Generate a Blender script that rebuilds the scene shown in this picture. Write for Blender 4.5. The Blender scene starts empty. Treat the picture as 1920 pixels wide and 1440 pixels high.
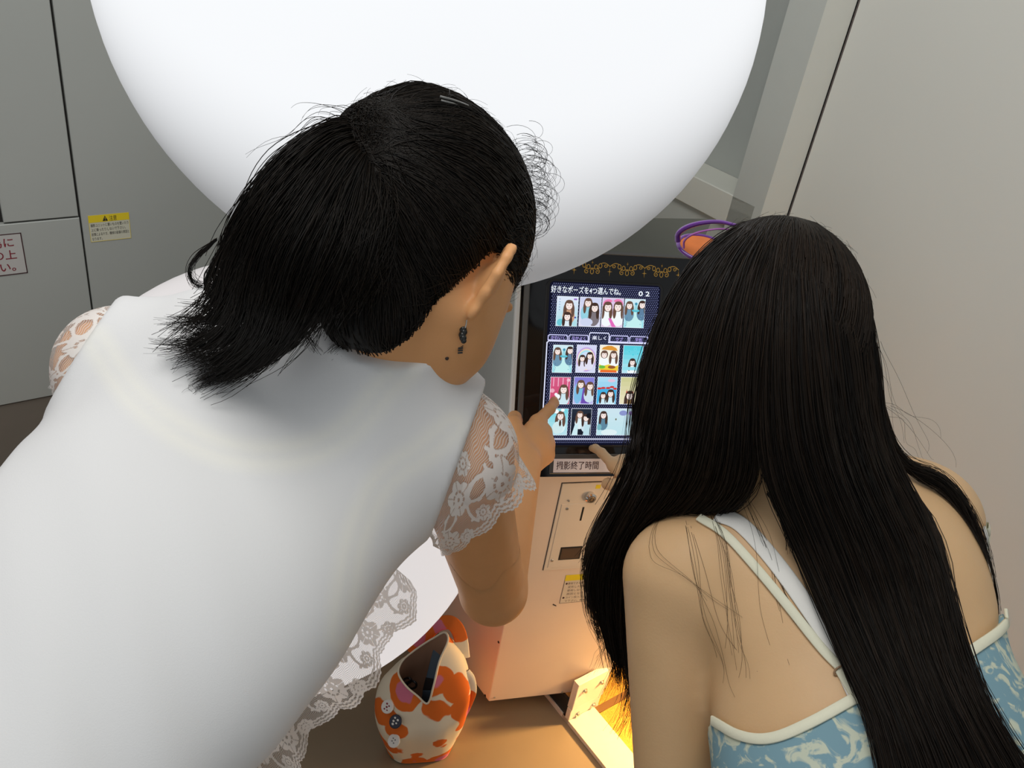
import bpy, math, random
import numpy as np
from mathutils import Vector

random.seed(7)
RNG = np.random.default_rng(7)
scene = bpy.context.scene
COL = scene.collection

# ------------------------------------------------------------------ camera
CAM = np.array([0.0, 0.0, 1.56])
FPX = 1600.0
_d = np.array([-429.0, 2556.0, 1600.0]); _d /= np.linalg.norm(_d)
_y = np.array([0, 0, 1.0]) - _d * _d[2]; _y /= np.linalg.norm(_y)
_z = -_d
_x = np.cross(_y, _z)
M3 = np.stack([_x, _y, _z])                 # world = M3 @ (right, down, forward)
cam_data = bpy.data.cameras.new('camera')
cam_data.sensor_width = 36.0
cam_data.lens = FPX * 36.0 / 1920.0
cam_data.clip_start = 0.02
cam = bpy.data.objects.new('camera', cam_data)
COL.objects.link(cam)
from mathutils import Matrix
_r, _dn, _f = M3[:, 0], M3[:, 1], M3[:, 2]
cam.matrix_world = Matrix(((_r[0], -_dn[0], -_f[0], CAM[0]), (_r[1], -_dn[1], -_f[1], CAM[1]),
                           (_r[2], -_dn[2], -_f[2], CAM[2]), (0, 0, 0, 1)))
scene.camera = cam

# ------------------------------------------------------------------ world, big lights, exposure
w = bpy.data.worlds.new('booth_ambient'); scene.world = w; w.use_nodes = True
w.node_tree.nodes['Background'].inputs[0].default_value = (0.93, 0.97, 1.0, 1)
w.node_tree.nodes['Background'].inputs[1].default_value = 0.36
def area(name, loc, target, size, power, color, size_y=None):
    l = bpy.data.lights.new(name, 'AREA'); l.energy = power; l.color = color; l.size = size
    if size_y: l.shape = 'RECTANGLE'; l.size_y = size_y
    o = bpy.data.objects.new(name, l); COL.objects.link(o); o.location = loc
    o.rotation_euler = (Vector(target) - Vector(loc)).to_track_quat('-Z', 'Y').to_euler()
    return o
area('ceiling_light', (-0.35, 0.35, 2.75), (-0.1, 0.9, 0.5), 1.1, 19, (1.0, 0.985, 0.95), 0.9)
fl_lamp = area('foot_light', (0.57, 1.30, 0.33), (0.18, 1.06, 0.0), 0.06, 2.4, (1.0, 0.58, 0.21)); fl_lamp.data.spread = 1.7
area('warm_fill_light', (0.52, 0.98, 0.60), (0.16, 1.18, 0.38), 0.16, 0.9, (1.0, 0.66, 0.38))  # added unseen warm fill for the cabinet front
scene.view_settings.view_transform = 'Standard'
scene.view_settings.look = 'None'
scene.view_settings.exposure = 0.0
scene.view_settings.gamma = 1.0
scene.view_settings.use_curve_mapping = False

# ------------------------------------------------------------------ helpers
def nrm(v):
    v = np.asarray(v, float); return v / np.linalg.norm(v)
def ray(px, py):
    return M3 @ np.array([(px - 960.0) / FPX, (py - 720.0) / FPX, 1.0])
def P(px, py, z):
    return CAM + z * ray(px, py)
def camv(x, y, z):
    return M3 @ np.array([x, y, z], float)
def hit(o, n, px, py):
    r = ray(px, py); t = np.dot(np.asarray(o) - CAM, n) / np.dot(r, n)
    return CAM + t * r
def to_pix(p):
    q = M3.T @ (np.asarray(p) - CAM); return 960 + FPX * q[0] / q[2], 720 + FPX * q[1] / q[2], q[2]
def heading(deg):
    a = math.radians(deg); return np.array([math.cos(a), math.sin(a), 0.0])
UP = np.array([0, 0, 1.0])

ORIGIN = {}
def worigin(o):
    return ORIGIN.get(o.name, np.zeros(3)) if o is not None else np.zeros(3)
def link(name, data, parent=None, loc=None):
    o = bpy.data.objects.new(name, data); COL.objects.link(o)
    po = worigin(parent)
    wo = po.copy() if loc is None else np.asarray(loc, float)
    if parent is not None:
        o.parent = parent
    o.location = tuple(wo - po)
    ORIGIN[o.name] = wo
    return o
def props(o, label=None, category=None, group=None, kind=None):
    if label: o['label'] = label
    if category: o['category'] = category
    if group: o['group'] = group
    if kind: o['kind'] = kind
    return o
def thing(name, loc, label, category, group=None):
    o = link(name, None, None, loc); o.empty_display_size = 0.05
    return props(o, label, category, group)
def mesh_data(name, verts, faces, mats, smooth=False, mat_idx=None):
    me = bpy.data.meshes.new(name)
    verts = np.asarray(verts, np.float32)
    if isinstance(faces, np.ndarray):
        nf, k = faces.shape
        me.vertices.add(len(verts)); me.vertices.foreach_set('co', verts.ravel())
        me.loops.add(nf * k); me.loops.foreach_set('vertex_index', faces.ravel().astype(np.int32))
        me.polygons.add(nf); me.polygons.foreach_set('loop_start', np.arange(0, nf * k, k, dtype=np.int32))
    else:
        me.from_pydata([tuple(map(float, v)) for v in verts], [], [tuple(map(int, f)) for f in faces])
    for m in (mats if isinstance(mats, (list, tuple)) else [mats]):
        me.materials.append(m)
    if mat_idx is not None:
        me.polygons.foreach_set('material_index', np.asarray(mat_idx, np.int32))
    me.polygons.foreach_set('use_smooth', np.full(len(me.polygons), bool(smooth)))
    me.update(calc_edges=True); me.validate()
    return me
def obj(name, verts, faces, mats, parent=None, smooth=False, loc=None, mat_idx=None):
    """one mesh object; verts are world points"""
    verts = np.asarray(verts, float)
    if loc is None:
        loc = worigin(parent) if parent is not None else verts.mean(0)
    return link(name, mesh_data(name, verts - np.asarray(loc), faces, mats, smooth, mat_idx), parent, loc)
def attr(o, name, vals):
    a = o.data.attributes.new(name, 'FLOAT', 'POINT'); a.data.foreach_set('value', np.asarray(vals, np.float32))

class MB:
    """collects shapes in world space for one mesh"""
    def __init__(s): s.v = []; s.f = []; s.mi = []; s.n = 0
    def add(s, v, f, mi=0):
        v = np.asarray(v, float); s.v.append(v)
        s.f += [tuple(i + s.n for i in q) for q in f]; s.mi += [mi] * len(f); s.n += len(v); return s
    def hexa(s, b, t, mi=0):
        """b: 4 points, t: 4 points"""
        return s.add(list(b) + list(t), [(3, 2, 1, 0), (4, 5, 6, 7), (0, 1, 5, 4), (1, 2, 6, 5), (2, 3, 7, 6), (3, 0, 4, 7)], mi)
    def build(s, name, mats, parent=None, smooth=False, loc=None):
        return obj(name, np.concatenate(s.v), s.f, mats, parent, smooth, loc, s.mi)

class Frame:
    """a plane: origin, right, up, normal (towards the viewer)"""
    def __init__(s, o, r, u):
        s.o = np.asarray(o, float); s.r = nrm(r); s.u = nrm(u); s.n = nrm(np.cross(s.r, s.u))
    def at(s, a, b, h=0.0): return s.o + a * s.r + b * s.u + h * s.n
    def px(s, x, y):
        q = hit(s.o, s.n, x, y) - s.o; return float(q @ s.r), float(q @ s.u)
    def slab(s, poly, h0, h1):
        n = len(poly)
        v = [s.at(a, b, h0) for a, b in poly] + [s.at(a, b, h1) for a, b in poly]
        f = [tuple(range(n - 1, -1, -1)), tuple(range(n, 2 * n))] + [(i, (i + 1) % n, n + (i + 1) % n, n + i) for i in range(n)]
        return v, f
    def bevel_slab(s, poly, h0, h1, c):
        """slab whose top edge is chamfered by c"""
        p = np.asarray(poly, float); n = len(p); m = p.mean(0)
        inn = []
        for i in range(n):
            e0 = nrm2(p[i] - p[i - 1]); e1 = nrm2(p[(i + 1) % n] - p[i])
            k = nrm2(e1 - e0) if np.linalg.norm(e1 - e0) > 1e-6 else np.array([-e0[1], e0[0]])
            si = abs(e0[0] * k[1] - e0[1] * k[0])
            inn.append(p[i] + k * (c / max(si, 0.3)))
        v = [s.at(a, b, h0) for a, b in p] + [s.at(a, b, h1 - c) for a, b in p] + [s.at(a, b, h1) for a, b in inn]
        f = [tuple(range(n - 1, -1, -1)), tuple(range(2 * n, 3 * n))]
        for k in (0, n):
            f += [(k + i, k + (i + 1) % n, k + n + (i + 1) % n, k + n + i) for i in range(n)]
        return v, f
def nrm2(v):
    l = math.hypot(v[0], v[1]); return np.array([v[0] / l, v[1] / l]) if l > 1e-12 else np.zeros(2)
def rect(a0, b0, a1, b1): return [(a0, b0), (a1, b0), (a1, b1), (a0, b1)]
def rrect(a0, b0, a1, b1, r, n=5):
    out = []
    for cx, cy, t0 in ((a1 - r, b0 + r, -90), (a1 - r, b1 - r, 0), (a0 + r, b1 - r, 90), (a0 + r, b0 + r, 180)):
        for i in range(n + 1):
            t = math.radians(t0 + 90 * i / n); out.append((cx + r * math.cos(t), cy + r * math.sin(t)))
    return out
def circle(cx, cy, rx, n=20, ry=None):
    ry = rx if ry is None else ry
    return [(cx + rx * math.cos(2 * math.pi * i / n), cy + ry * math.sin(2 * math.pi * i / n)) for i in range(n)]

def tubes(paths, r0, r1=None, sides=3, close_tip=False):
    """paths (N,M,3) -> verts, quads; radius per strand/point"""
    paths = np.asarray(paths, float); N, M, _ = paths.shape
    t = np.gradient(paths, axis=1); t /= np.linalg.norm(t, axis=2, keepdims=True) + 1e-12
    ref = np.where(np.abs(t[:, :1, 2:3]) > 0.9, np.array([1.0, 0, 0]), np.array([0, 0, 1.0]))
    a = np.cross(t, np.broadcast_to(ref, t.shape)); a /= np.linalg.norm(a, axis=2, keepdims=True) + 1e-12
    b = np.cross(t, a)
    if np.isscalar(r0):
        rad = np.linspace(r0, r0 if r1 is None else r1, M)[None, :].repeat(N, 0)
    else: rad = np.asarray(r0)
    ang = np.arange(sides) * 2 * np.pi / sides
    v = paths[:, :, None, :] + rad[:, :, None, None] * (np.cos(ang)[None, None, :, None] * a[:, :, None, :] + np.sin(ang)[None, None, :, None] * b[:, :, None, :])
    idx = np.arange(N * M * sides).reshape(N, M, sides)
    i0 = idx[:, :-1]; i1 = idx[:, 1:]
    f = np.stack([i0, np.roll(i0, -1, 2), np.roll(i1, -1, 2), i1], -1).reshape(-1, 4)
    return v.reshape(-1, 3), f
def catmull(pts, n):
    p = np.asarray(pts, float); m = len(p)
    pp = np.vstack([2 * p[0] - p[1], p, 2 * p[-1] - p[-2]])
    seg = np.linalg.norm(np.diff(p, axis=0), axis=1); cum = np.concatenate([[0], np.cumsum(seg)]); cum /= cum[-1]
    s = np.linspace(0, 1, n); k = np.clip(np.searchsorted(cum, s, side='right') - 1, 0, m - 2)
    t = ((s - cum[k]) / np.maximum(cum[k + 1] - cum[k], 1e-9))[:, None]
    p0, p1, p2, p3 = pp[k], pp[k + 1], pp[k + 2], pp[k + 3]
    return 0.5 * (2 * p1 + (p2 - p0) * t + (2 * p0 - 5 * p1 + 4 * p2 - p3) * t ** 2 + (3 * p1 - p0 - 3 * p2 + p3) * t ** 3)
def grid_faces(n, m, wrap=False):
    i = np.arange(n - 1)[:, None]; j = np.arange(m if wrap else m - 1)[None, :]
    j2 = (j + 1) % m
    return np.stack([i * m + j, i * m + j2, (i + 1) * m + j2, (i + 1) * m + j], -1).reshape(-1, 4)

# ------------------------------------------------------------------ materials
def mat(name, color, rough=0.5, metal=0.0, spec=0.5, noise=0.0, nscale=30.0, bump=0.0, bscale=200.0, emit=None, estr=0.0, sss=0.0, coat=0.0):
    m = bpy.data.materials.new(name); m.use_nodes = True
    nt = m.node_tree; b = nt.nodes['Principled BSDF']
    c = tuple(color) + (1,)
    b.inputs['Base Color'].default_value = c
    b.inputs['Roughness'].default_value = rough; b.inputs['Metallic'].default_value = metal
    b.inputs['Specular IOR Level'].default_value = spec
    if coat: b.inputs['Coat Weight'].default_value = coat; b.inputs['Coat Roughness'].default_value = 0.08
    if sss:
        b.inputs['Subsurface Weight'].default_value = sss
        b.inputs['Subsurface Radius'].default_value = (1.0, 0.4, 0.2); b.inputs['Subsurface Scale'].default_value = 0.006
    if emit is not None:
        b.inputs['Emission Color'].default_value = tuple(emit) + (1,); b.inputs['Emission Strength'].default_value = estr
    tc = nt.nodes.new('ShaderNodeTexCoord')
    if noise:
        n = nt.nodes.new('ShaderNodeTexNoise'); n.inputs['Scale'].default_value = nscale; n.inputs['Detail'].default_value = 4
        r = nt.nodes.new('ShaderNodeMix'); r.data_type = 'RGBA'
        r.inputs[6].default_value = tuple(min(1, x * (1 - noise)) for x in color) + (1,)
        r.inputs[7].default_value = tuple(min(1, x * (1 + noise)) for x in color) + (1,)
        nt.links.new(tc.outputs['Object'], n.inputs['Vector']); nt.links.new(n.outputs['Fac'], r.inputs[0])
        nt.links.new(r.outputs[2], b.inputs['Base Color'])
    if bump:
        n = nt.nodes.new('ShaderNodeTexNoise'); n.inputs['Scale'].default_value = bscale; n.inputs['Detail'].default_value = 3
        bp = nt.nodes.new('ShaderNodeBump'); bp.inputs['Strength'].default_value = bump; bp.inputs['Distance'].default_value = 0.002
        nt.links.new(tc.outputs['Object'], n.inputs['Vector']); nt.links.new(n.outputs['Fac'], bp.inputs['Height'])
        nt.links.new(bp.outputs['Normal'], b.inputs['Normal'])
    return m
def srgb(r, g, b):
    f = lambda x: (x / 255) / 12.92 if x / 255 <= 0.04045 else ((x / 255 + 0.055) / 1.055) ** 2.4
    return (f(r), f(g), f(b))
_em = {}
def glow(rgb, s=1.0):
    k = (rgb, s)
    if k not in _em:
        m = bpy.data.materials.new('screen_colour'); m.use_nodes = True; nt = m.node_tree; nt.nodes.clear()
        e = nt.nodes.new('ShaderNodeEmission'); o = nt.nodes.new('ShaderNodeOutputMaterial')
        e.inputs[0].default_value = srgb(*rgb) + (1,); e.inputs[1].default_value = s
        nt.links.new(e.outputs[0], o.inputs[0]); _em[k] = m
    return _em[k]
def text_mesh(name, body, fr, a, b, h, size, m, parent, width=None, rot=0.0, bold=0.0, sx=1.0):
    """lettering as thin flat geometry on frame fr; (a,b) = left baseline; width squeezes the line to that length"""
    c = bpy.data.curves.new(name, 'FONT'); c.body = body; c.size = 1.0; c.offset = bold; c.resolution_u = 3
    o = bpy.data.objects.new(name, c); COL.objects.link(o)
    dg = bpy.context.evaluated_depsgraph_get()
    me = bpy.data.meshes.new_from_object(o.evaluated_get(dg))
    bpy.data.objects.remove(o); bpy.data.curves.remove(c)
    v = np.array([x.co[:] for x in me.vertices]) if len(me.vertices) else np.zeros((1, 3))
    v = v * size; x, y = v[:, 0] * sx, v[:, 1]
    if width: x = x * (width / max(x.max(), 1e-6))
    cs, sn = math.cos(rot), math.sin(rot)
    w_ = fr.o + (a + x * cs - y * sn)[:, None] * fr.r + (b + x * sn + y * cs)[:, None] * fr.u + h * fr.n
    fs = [tuple(p.vertices) for p in me.polygons]
    bpy.data.meshes.remove(me)
    return obj(name, w_, fs, m, parent)

M = {}
M['left_wall'] = mat('grey_laminate_panel', srgb(172, 175, 170), 0.45, noise=0.03, nscale=6)
M['joint'] = mat('grey_brown_joint', srgb(112, 102, 98), 0.6)
M['gap'] = mat('dark_joint', (0.02, 0.018, 0.016), 0.8)
M['maroon'] = mat('maroon_edge', srgb(70, 28, 34), 0.6)
M['right_wall'] = mat('cream_grey_wall', srgb(222, 222, 214), 0.5, noise=0.02, nscale=4)
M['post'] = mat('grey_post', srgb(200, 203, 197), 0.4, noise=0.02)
M['post_lit'] = mat('pale_lit_post', srgb(222, 222, 212), 0.4, noise=0.02)
M['recess'] = mat('recess_grey', srgb(176, 180, 176), 0.5, noise=0.03)
M['plinth'] = mat('brown_grey_plinth', srgb(120, 112, 102), 0.6, noise=0.06)
M['floor'] = mat('beige_vinyl_floor', srgb(142, 125, 100), 0.32, noise=0.08, nscale=18, bump=0.05, bscale=60)
M['board'] = mat('cream_board', srgb(235, 222, 196), 0.4, noise=0.05, nscale=60)
M['cabinet'] = mat('cream_painted_steel', srgb(226, 204, 182), 0.42, noise=0.03, nscale=12)
M['housing'] = mat('grey_painted_steel', srgb(176, 178, 172), 0.4, noise=0.03, nscale=12)
M['roof'] = mat('olive_grey_top', srgb(118, 118, 110), 0.45, noise=0.04)
M['trim'] = mat('white_trim', srgb(235, 235, 230), 0.3)
M['greytrim'] = mat('brushed_grey_trim', srgb(120, 120, 118), 0.3, metal=0.6)
M['black'] = mat('black_glass', (0.006, 0.006, 0.007), 0.06, spec=0.5)
M['blackp'] = mat('black_plastic', (0.012, 0.012, 0.013), 0.3)
M['gold'] = mat('gold_print', srgb(226, 178, 84), 0.35, metal=0.3)
M['chrome'] = mat('chrome', (0.75, 0.74, 0.72), 0.12, metal=1.0)
M['steel'] = mat('bolt_steel', (0.55, 0.53, 0.5), 0.3, metal=1.0)
M['paper'] = mat('label_paper', srgb(222, 214, 216), 0.5)
M['ink'] = mat('maroon_ink', srgb(58, 22, 28), 0.6)
M['red_ink'] = mat('dark_red_ink', srgb(128, 28, 44), 0.6)
M['black_ink'] = mat('black_ink', srgb(30, 28, 26), 0.6)
M['yellow'] = mat('caution_yellow', srgb(232, 206, 30), 0.5)
M['sticker'] = mat('sticker_paper', srgb(206, 204, 184), 0.5)
M['tan_sticker'] = mat('clear_sticker', srgb(214, 200, 178), 0.35)
# ------------------------------------------------------------------ the setting
def floor_pt(px, py, h=0.0): return hit(np.array([0, 0, h]), UP, px, py)
mb = MB(); mb.hexa([(-2.6, -1.0, -0.06), (2.2, -1.0, -0.06), (2.2, 3.2, -0.06), (-2.6, 3.2, -0.06)],
                   [(-2.6, -1.0, 0), (2.2, -1.0, 0), (2.2, 3.2, 0), (-2.6, 3.2, 0)])
props(mb.build('floor', M['floor']), kind='structure')

FL = Frame((-0.79, 1.44, 0), heading(40), UP)          # left wall plane, faces the room
CORNER_A = 1.22
wl = link('wall_left', None, None, FL.o); props(wl, kind='structure')
mb = MB(); mb.add(*FL.slab(rect(-2.0, 0, CORNER_A + 0.05, 2.7), -0.06, -0.012)); mb.build('backing', M['gap'], wl)
us = FL.px(150, 404)[0]; vh = FL.px(80, 413)[1]; vl = FL.px(52, 752)[1]; u0 = FL.px(4, 400)[0]
g = 0.0016
for (a0, b0, a1, b1) in ((u0, vh + g, us - 1.6 * g, 2.7), (-2.0, vl + g, us - g, vh - g), (us + g, vl + g, CORNER_A, 2.7)):
    v, f = FL.bevel_slab(rect(a0, b0, a1, b1), -0.012, 0.0, 0.0012)
    obj('panel', v, f, M['left_wall'], wl)
v, f = FL.slab(rect(-2.0, vh + g, u0 - 0.012, 2.7), -0.012, -0.008); obj('dark_edge_panel', v, f, M['maroon'], wl)
v, f = FL.slab(rect(-2.0, 0.0, CORNER_A, vl - g), -0.012, -0.004); obj('kick_panel', v, f, M['plinth'], wl)

FR = Frame((0.382, 1.72, 0), heading(-50), UP)         # back right wall plane, faces the room
wb = link('wall_back', None, None, FR.o); props(wb, kind='structure')
v, f = FR.slab(rect(-0.75, 0, 0.3, 2.7), -0.14, -0.1); obj('recessed_panel', v, f, M['recess'], wb)
v, f = FR.slab(rect(-0.6, 0.0, 0.06, 0.966), -0.099, -0.012); obj('base_panel', v, f, M['post'], wb)
v, f = FR.bevel_slab(rect(-0.6, 0.968, 0.06, 1.032), -0.099, 0.0, 0.002); obj('ledge', v, f, M['post_lit'], wb)
E1 = hit(FR.o, FR.n, 1361, 414); E2 = hit(FR.o, FR.n, 1430, 390)
F2 = Frame(E2, heading(14), UP); E3 = hit(E2, F2.n, 1477, 398)
q = [p.copy() for p in (E1, E2, E3, E3 + 0.12 * heading(106), E1 - 0.11 * FR.n)]
for p in q: p[2] = 0
n = len(q)
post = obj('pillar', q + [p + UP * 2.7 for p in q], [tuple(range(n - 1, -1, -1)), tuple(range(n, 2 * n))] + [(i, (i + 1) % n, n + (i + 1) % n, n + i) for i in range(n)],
           [M['post'], M['post_lit']], mat_idx=[0, 0, 0, 1, 1, 0, 0])  # right-hand side paler: its stronger light is put into the colour
props(post, kind='structure')
FW = Frame(E3 * np.array([1, 1, 0]) + 0.006 * heading(-50), heading(-50), UP)
wr = link('wall_right', None, None, FW.o); props(wr, kind='structure')
v, f = FW.slab(rect(0.0, 0, 2.0, 2.7), -0.05, 0.0); obj('panel', v, f, M['right_wall'], wr)
v, f = FW.slab(rect(-0.006, 0, -0.001, 2.7), -0.05, -0.004); obj('joint_strip', v, f, M['joint'], wr)
v, f = FW.slab(rect(-0.001, 0, 0.0, 2.7), -0.05, -0.007); obj('joint_strip', v, f, M['gap'], wr)

# cream base board and gold flooring at the lower right
dA = heading(-50); dB = heading(40)
b0 = floor_pt(1064, 1358)
wid = 0.072
base = [b0 + s * dA + t * dB for s, t in ((-0.02, 0), (0.55, 0), (0.55, wid), (-0.02, wid))]
mb = MB(); mb.hexa([p + UP * 0.0005 for p in base], [p + UP * 0.012 for p in base]); props(mb.build('trim_1', M['board']), kind='structure')
m = mat('gold_flake', srgb(206, 158, 62), 0.32, metal=0.55, noise=0.45, nscale=420, bump=0.9, bscale=500)
gm = [b0 + s * dA + t * dB for s, t in ((-0.30, wid + 0.002), (0.55, wid + 0.002), (0.55, wid + 0.5), (-0.30, wid + 0.5))]
mb = MB(); mb.hexa([p + UP * 0.0005 for p in gm], [p + UP * 0.006 for p in gm]); gfl = props(mb.build('floor_gold_section', m), kind='structure')
gs = mat('brown_strip', srgb(120, 84, 40), 0.5)
for s in (0.0, 0.14, 0.28):
    st = [b0 + (s + k) * dA + t * dB for k, t in ((0, wid + 0.002), (0.016, wid + 0.002), (0.016, wid + 0.4), (0, wid + 0.4))]
    mb = MB(); mb.hexa([p + UP * 0.006 for p in st], [p + UP * 0.0085 for p in st]); mb.build('strip', gs, gfl)

# ------------------------------------------------------------------ glowing dome lamps
def dome(label, c, R, t, axis, col, lo, hi, mount_len, lamp):
    ax = nrm(axis); side = nrm(np.cross(ax, UP)); up = np.cross(side, ax)
    th = thing('dome_lamp', c, label, 'lamp', None)
    nu, nv = 96, 49
    lat = np.linspace(-np.pi / 2, np.pi / 2, nv); lon = np.linspace(0, 2 * np.pi, nu, endpoint=False)
    A, B = np.meshgrid(lat, lon, indexing='ij')
    loc = np.stack([np.cos(A) * np.cos(B), np.cos(A) * np.sin(B), np.sin(A)], -1).reshape(-1, 3)
    v = np.asarray(c) + R * (loc[:, :1] * side + loc[:, 1:2] * up) + t * loc[:, 2:] * ax
    m = bpy.data.materials.new('lit_acrylic'); m.use_nodes = True; nt = m.node_tree; b = nt.nodes['Principled BSDF']
    b.inputs['Base Color'].default_value = (0.12, 0.12, 0.12, 1); b.inputs['Roughness'].default_value = 0.7; b.inputs['Specular IOR Level'].default_value = 0.15
    at = nt.nodes.new('ShaderNodeAttribute'); at.attribute_name = 'lamp_falloff'
    mr = nt.nodes.new('ShaderNodeMapRange'); mr.interpolation_type = 'SMOOTHSTEP'
    mr.inputs['From Min'].default_value = -0.30; mr.inputs['From Max'].default_value = 0.40
    mr.inputs['To Min'].default_value = lo; mr.inputs['To Max'].default_value = hi
    nt.links.new(at.outputs['Fac'], mr.inputs[0]); nt.links.new(mr.outputs[0], b.inputs['Emission Strength'])
    b.inputs['Emission Color'].default_value = tuple(col) + (1,)
    o = obj('diffuser', v, grid_faces(nv, nu, True), m, th, True); attr(o, 'lamp_falloff', ((v - np.asarray(c)) / R) @ nrm(lamp))  # emission graded along the lamp direction, standing in for light from inside
    # short drum that carries the dome on the booth corner
    ring = [np.asarray(c) + 0.28 * R * (math.cos(k * math.pi / 16) * side + math.sin(k * math.pi / 16) * up) for k in range(32)]
    bk = -ax * (t * 0.55); b2 = bk + np.array(mount_len)
    vv = [p + bk for p in ring] + [p + b2 for p in ring]
    obj('mount', vv, [tuple(range(31, -1, -1)), tuple(range(32, 64))] + [(i, (i + 1) % 32, 32 + (i + 1) % 32, 32 + i) for i in range(32)], M['post'], th)
    return th
dome('huge round white glowing dome lamp above the touch screen', (-0.169, 1.098, 1.375), 0.3939, 0.2365, (0.1, -1, -0.3), (0.955, 0.975, 1.0), 0.24, 0.93, (0.14, 0.74, 0.1), (0.05, -0.8, 0.6))
dome('smaller round white glowing dome lamp low behind the woman in the white top', (-0.3435, 1.058, 0.668), 0.3435, 0.3435, (0.15, -1, 0.35), (1.0, 0.955, 0.95), 0.25, 0.70, (-0.22, 0.42, 0.0), (0.1, -0.9, 0.4))

# ------------------------------------------------------------------ wall signs
def sign_caution():
    a0, a1 = FL.px(167.5, 430)[0], FL.px(243.5, 422)[0]
    bt = FL.px(204, 401)[1]; bb = FL.px(207, 450)[1]; h = bt - bb
    t = thing('caution_sticker', FL.at(a0, bb, 0), 'small caution sticker with yellow header on the grey left wall', 'sticker')
    v, f = FL.slab(rect(a0, bb, a1, bt), 0.0002, 0.0007); obj('paper', v, f, M['sticker'], t)
    v, f = FL.slab(rect(a0, bt - h * 0.27, a1, bt), 0.0008, 0.001); obj('header_band', v, f, M['yellow'], t)
    w_ = a1 - a0
    tri = [(a0 + w_ * 0.34, bt - h * 0.24), (a0 + w_ * 0.47, bt - h * 0.24), (a0 + w_ * 0.405, bt - h * 0.04)]
    v, f = FL.slab(tri, 0.0011, 0.0013); wt = obj('warning_triangle', v, f, M['black_ink'], t)
    text_mesh('lettering', '!', FL, a0 + w_ * 0.39, bt - h * 0.22, 0.0014, h * 0.17, M['yellow'], wt)
    text_mesh('lettering', '注意', FL, a0 + w_ * 0.50, bt - h * 0.235, 0.0011, h * 0.21, M['black_ink'], t, width=w_ * 0.19)
    for i, (s, k) in enumerate((('撮影ユニットに重いものを置いたり', 0.93), ('上に乗ったりしないで下さい。', 0.85), ('故障によるケガ、機械の破損の原因と', 0.93), ('なります。', 0.25))):
        text_mesh('lettering', s, FL, a0 + w_ * 0.035, bt - h * (0.43 + 0.17 * i), 0.0009, h * 0.13, M['black_ink'], t, width=w_ * k)
    e = h * 0.012
    for r in (rect(a0, bb, a1, bb + e), rect(a0, bb, a0 + e, bt), rect(a1 - e, bb, a1, bt)):
        v, f = FL.slab(r, 0.0007, 0.0009); obj('border_line', v, f, M['yellow'], t)
sign_caution()
def sign_red():
    a1 = FL.px(45.5, 472)[0]; bt = FL.px(20, 437.5)[1]; bb = FL.px(26, 514.5)[1]; h = bt - bb; a0 = a1 - h * 2.2
    t = thing('notice_sign', FL.at(a0, bb, 0), 'white notice with dark red lettering cut by the left edge of the photo', 'sign')
    v, f = FL.slab(rect(a0, bb, a1, bt), 0.0002, 0.0008); obj('paper', v, f, mat('notice_paper', srgb(190, 188, 184), 0.5), t)
    e = h * 0.022
    for r in (rect(a0, bb, a1, bb + e), rect(a0, bt - e, a1, bt), rect(a0, bb, a0 + e, bt), rect(a1 - e, bb, a1, bt)):
        v, f = FL.slab(r, 0.0009, 0.0011); obj('border_line', v, f, M['ink'], t)
    s = h * 0.245
    for txt, dx, dy in (('為に', 0.17, 0.30), ('意の上', 0.17, 0.60), ('さい。', 0.14, 0.89)):
        wl_ = s * 0.98 * len(txt)
        text_mesh('lettering', txt, FL, a1 - h * dx - wl_ + (0.0 if txt[-1] != '。' else h * 0.06), bt - h * dy, 0.001, s, M['red_ink'], t, bold=0.012)
sign_red()

# ------------------------------------------------------------------ touch screen terminal
TILT = math.radians(24); TH = 16.0
Q0 = P(1130, 682, 1.45)
FM = Frame(Q0, heading(TH), math.cos(TILT) * UP + math.sin(TILT) * heading(TH + 90))
def fa(x, y): return FM.px(x, y)[0]
def fb(x, y): return FM.px(x, y)[1]
al = fa(962, 640); bt_ = fb(1200, 474); bb_ = fb(1040, 894); sc_c = 0.5 * (fa(1021, 690) + fa(1234, 690)); ar = 2 * sc_c - al
tm = thing('touch_screen_terminal', FM.at(sc_c, bb_, 0), 'touch screen terminal with black bezel and grey casing under the huge dome', 'terminal')
back = 0.13 * heading(130); backr = 0.21 * heading(76)
fq = [FM.at(al, bb_, -0.004), FM.at(ar, bb_, -0.004), FM.at(ar, bt_, -0.004), FM.at(al, bt_, -0.004)]
tb = [fq[3] + back, fq[2] + backr]
bq = [np.array([tb[0][0], tb[0][1], fq[0][2]]), np.array([tb[1][0], tb[1][1], fq[0][2]]), tb[1], tb[0]]
v = fq + bq
obj('casing', v, [(0, 1, 2, 3), (5, 4, 7, 6), (4, 0, 3, 7), (1, 5, 6, 2), (4, 5, 1, 0), (3, 2, 6, 7)], [M['housing'], M['roof']], tm, mat_idx=[0, 0, 0, 0, 0, 1])
tw = 0.0075
for nm_, r, mm in (('trim_strip', rect(al, bb_, al + tw, bt_), M['trim']), ('trim_strip', rect(ar - tw, bb_, ar, bt_), M['trim']), ('trim_strip', rect(al + tw, bt_ - tw * 0.8, ar - tw, bt_), M['greytrim'])):
    v, f = FM.bevel_slab(r, -0.004, 0.006, 0.0012); obj(nm_, v, f, mm, tm)
v, f = FM.bevel_slab(rect(al + tw + 0.006, bb_, al + tw + 0.016, bt_ - tw), -0.004, 0.003, 0.002); obj('inner_groove', v, f, M['greytrim'], tm)
v, f = FM.slab(rect(al + tw, bb_, ar - tw, bt_ - tw * 0.8), -0.004, 0.0); obj('bezel', v, f, M['black'], tm)
sl, sr = 0.5 * (fa(1026, 545) + fa(1018, 820)), fa(1236, 565)
stp, sbt = fb(1035, 527), fb(1035, 834)
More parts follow.
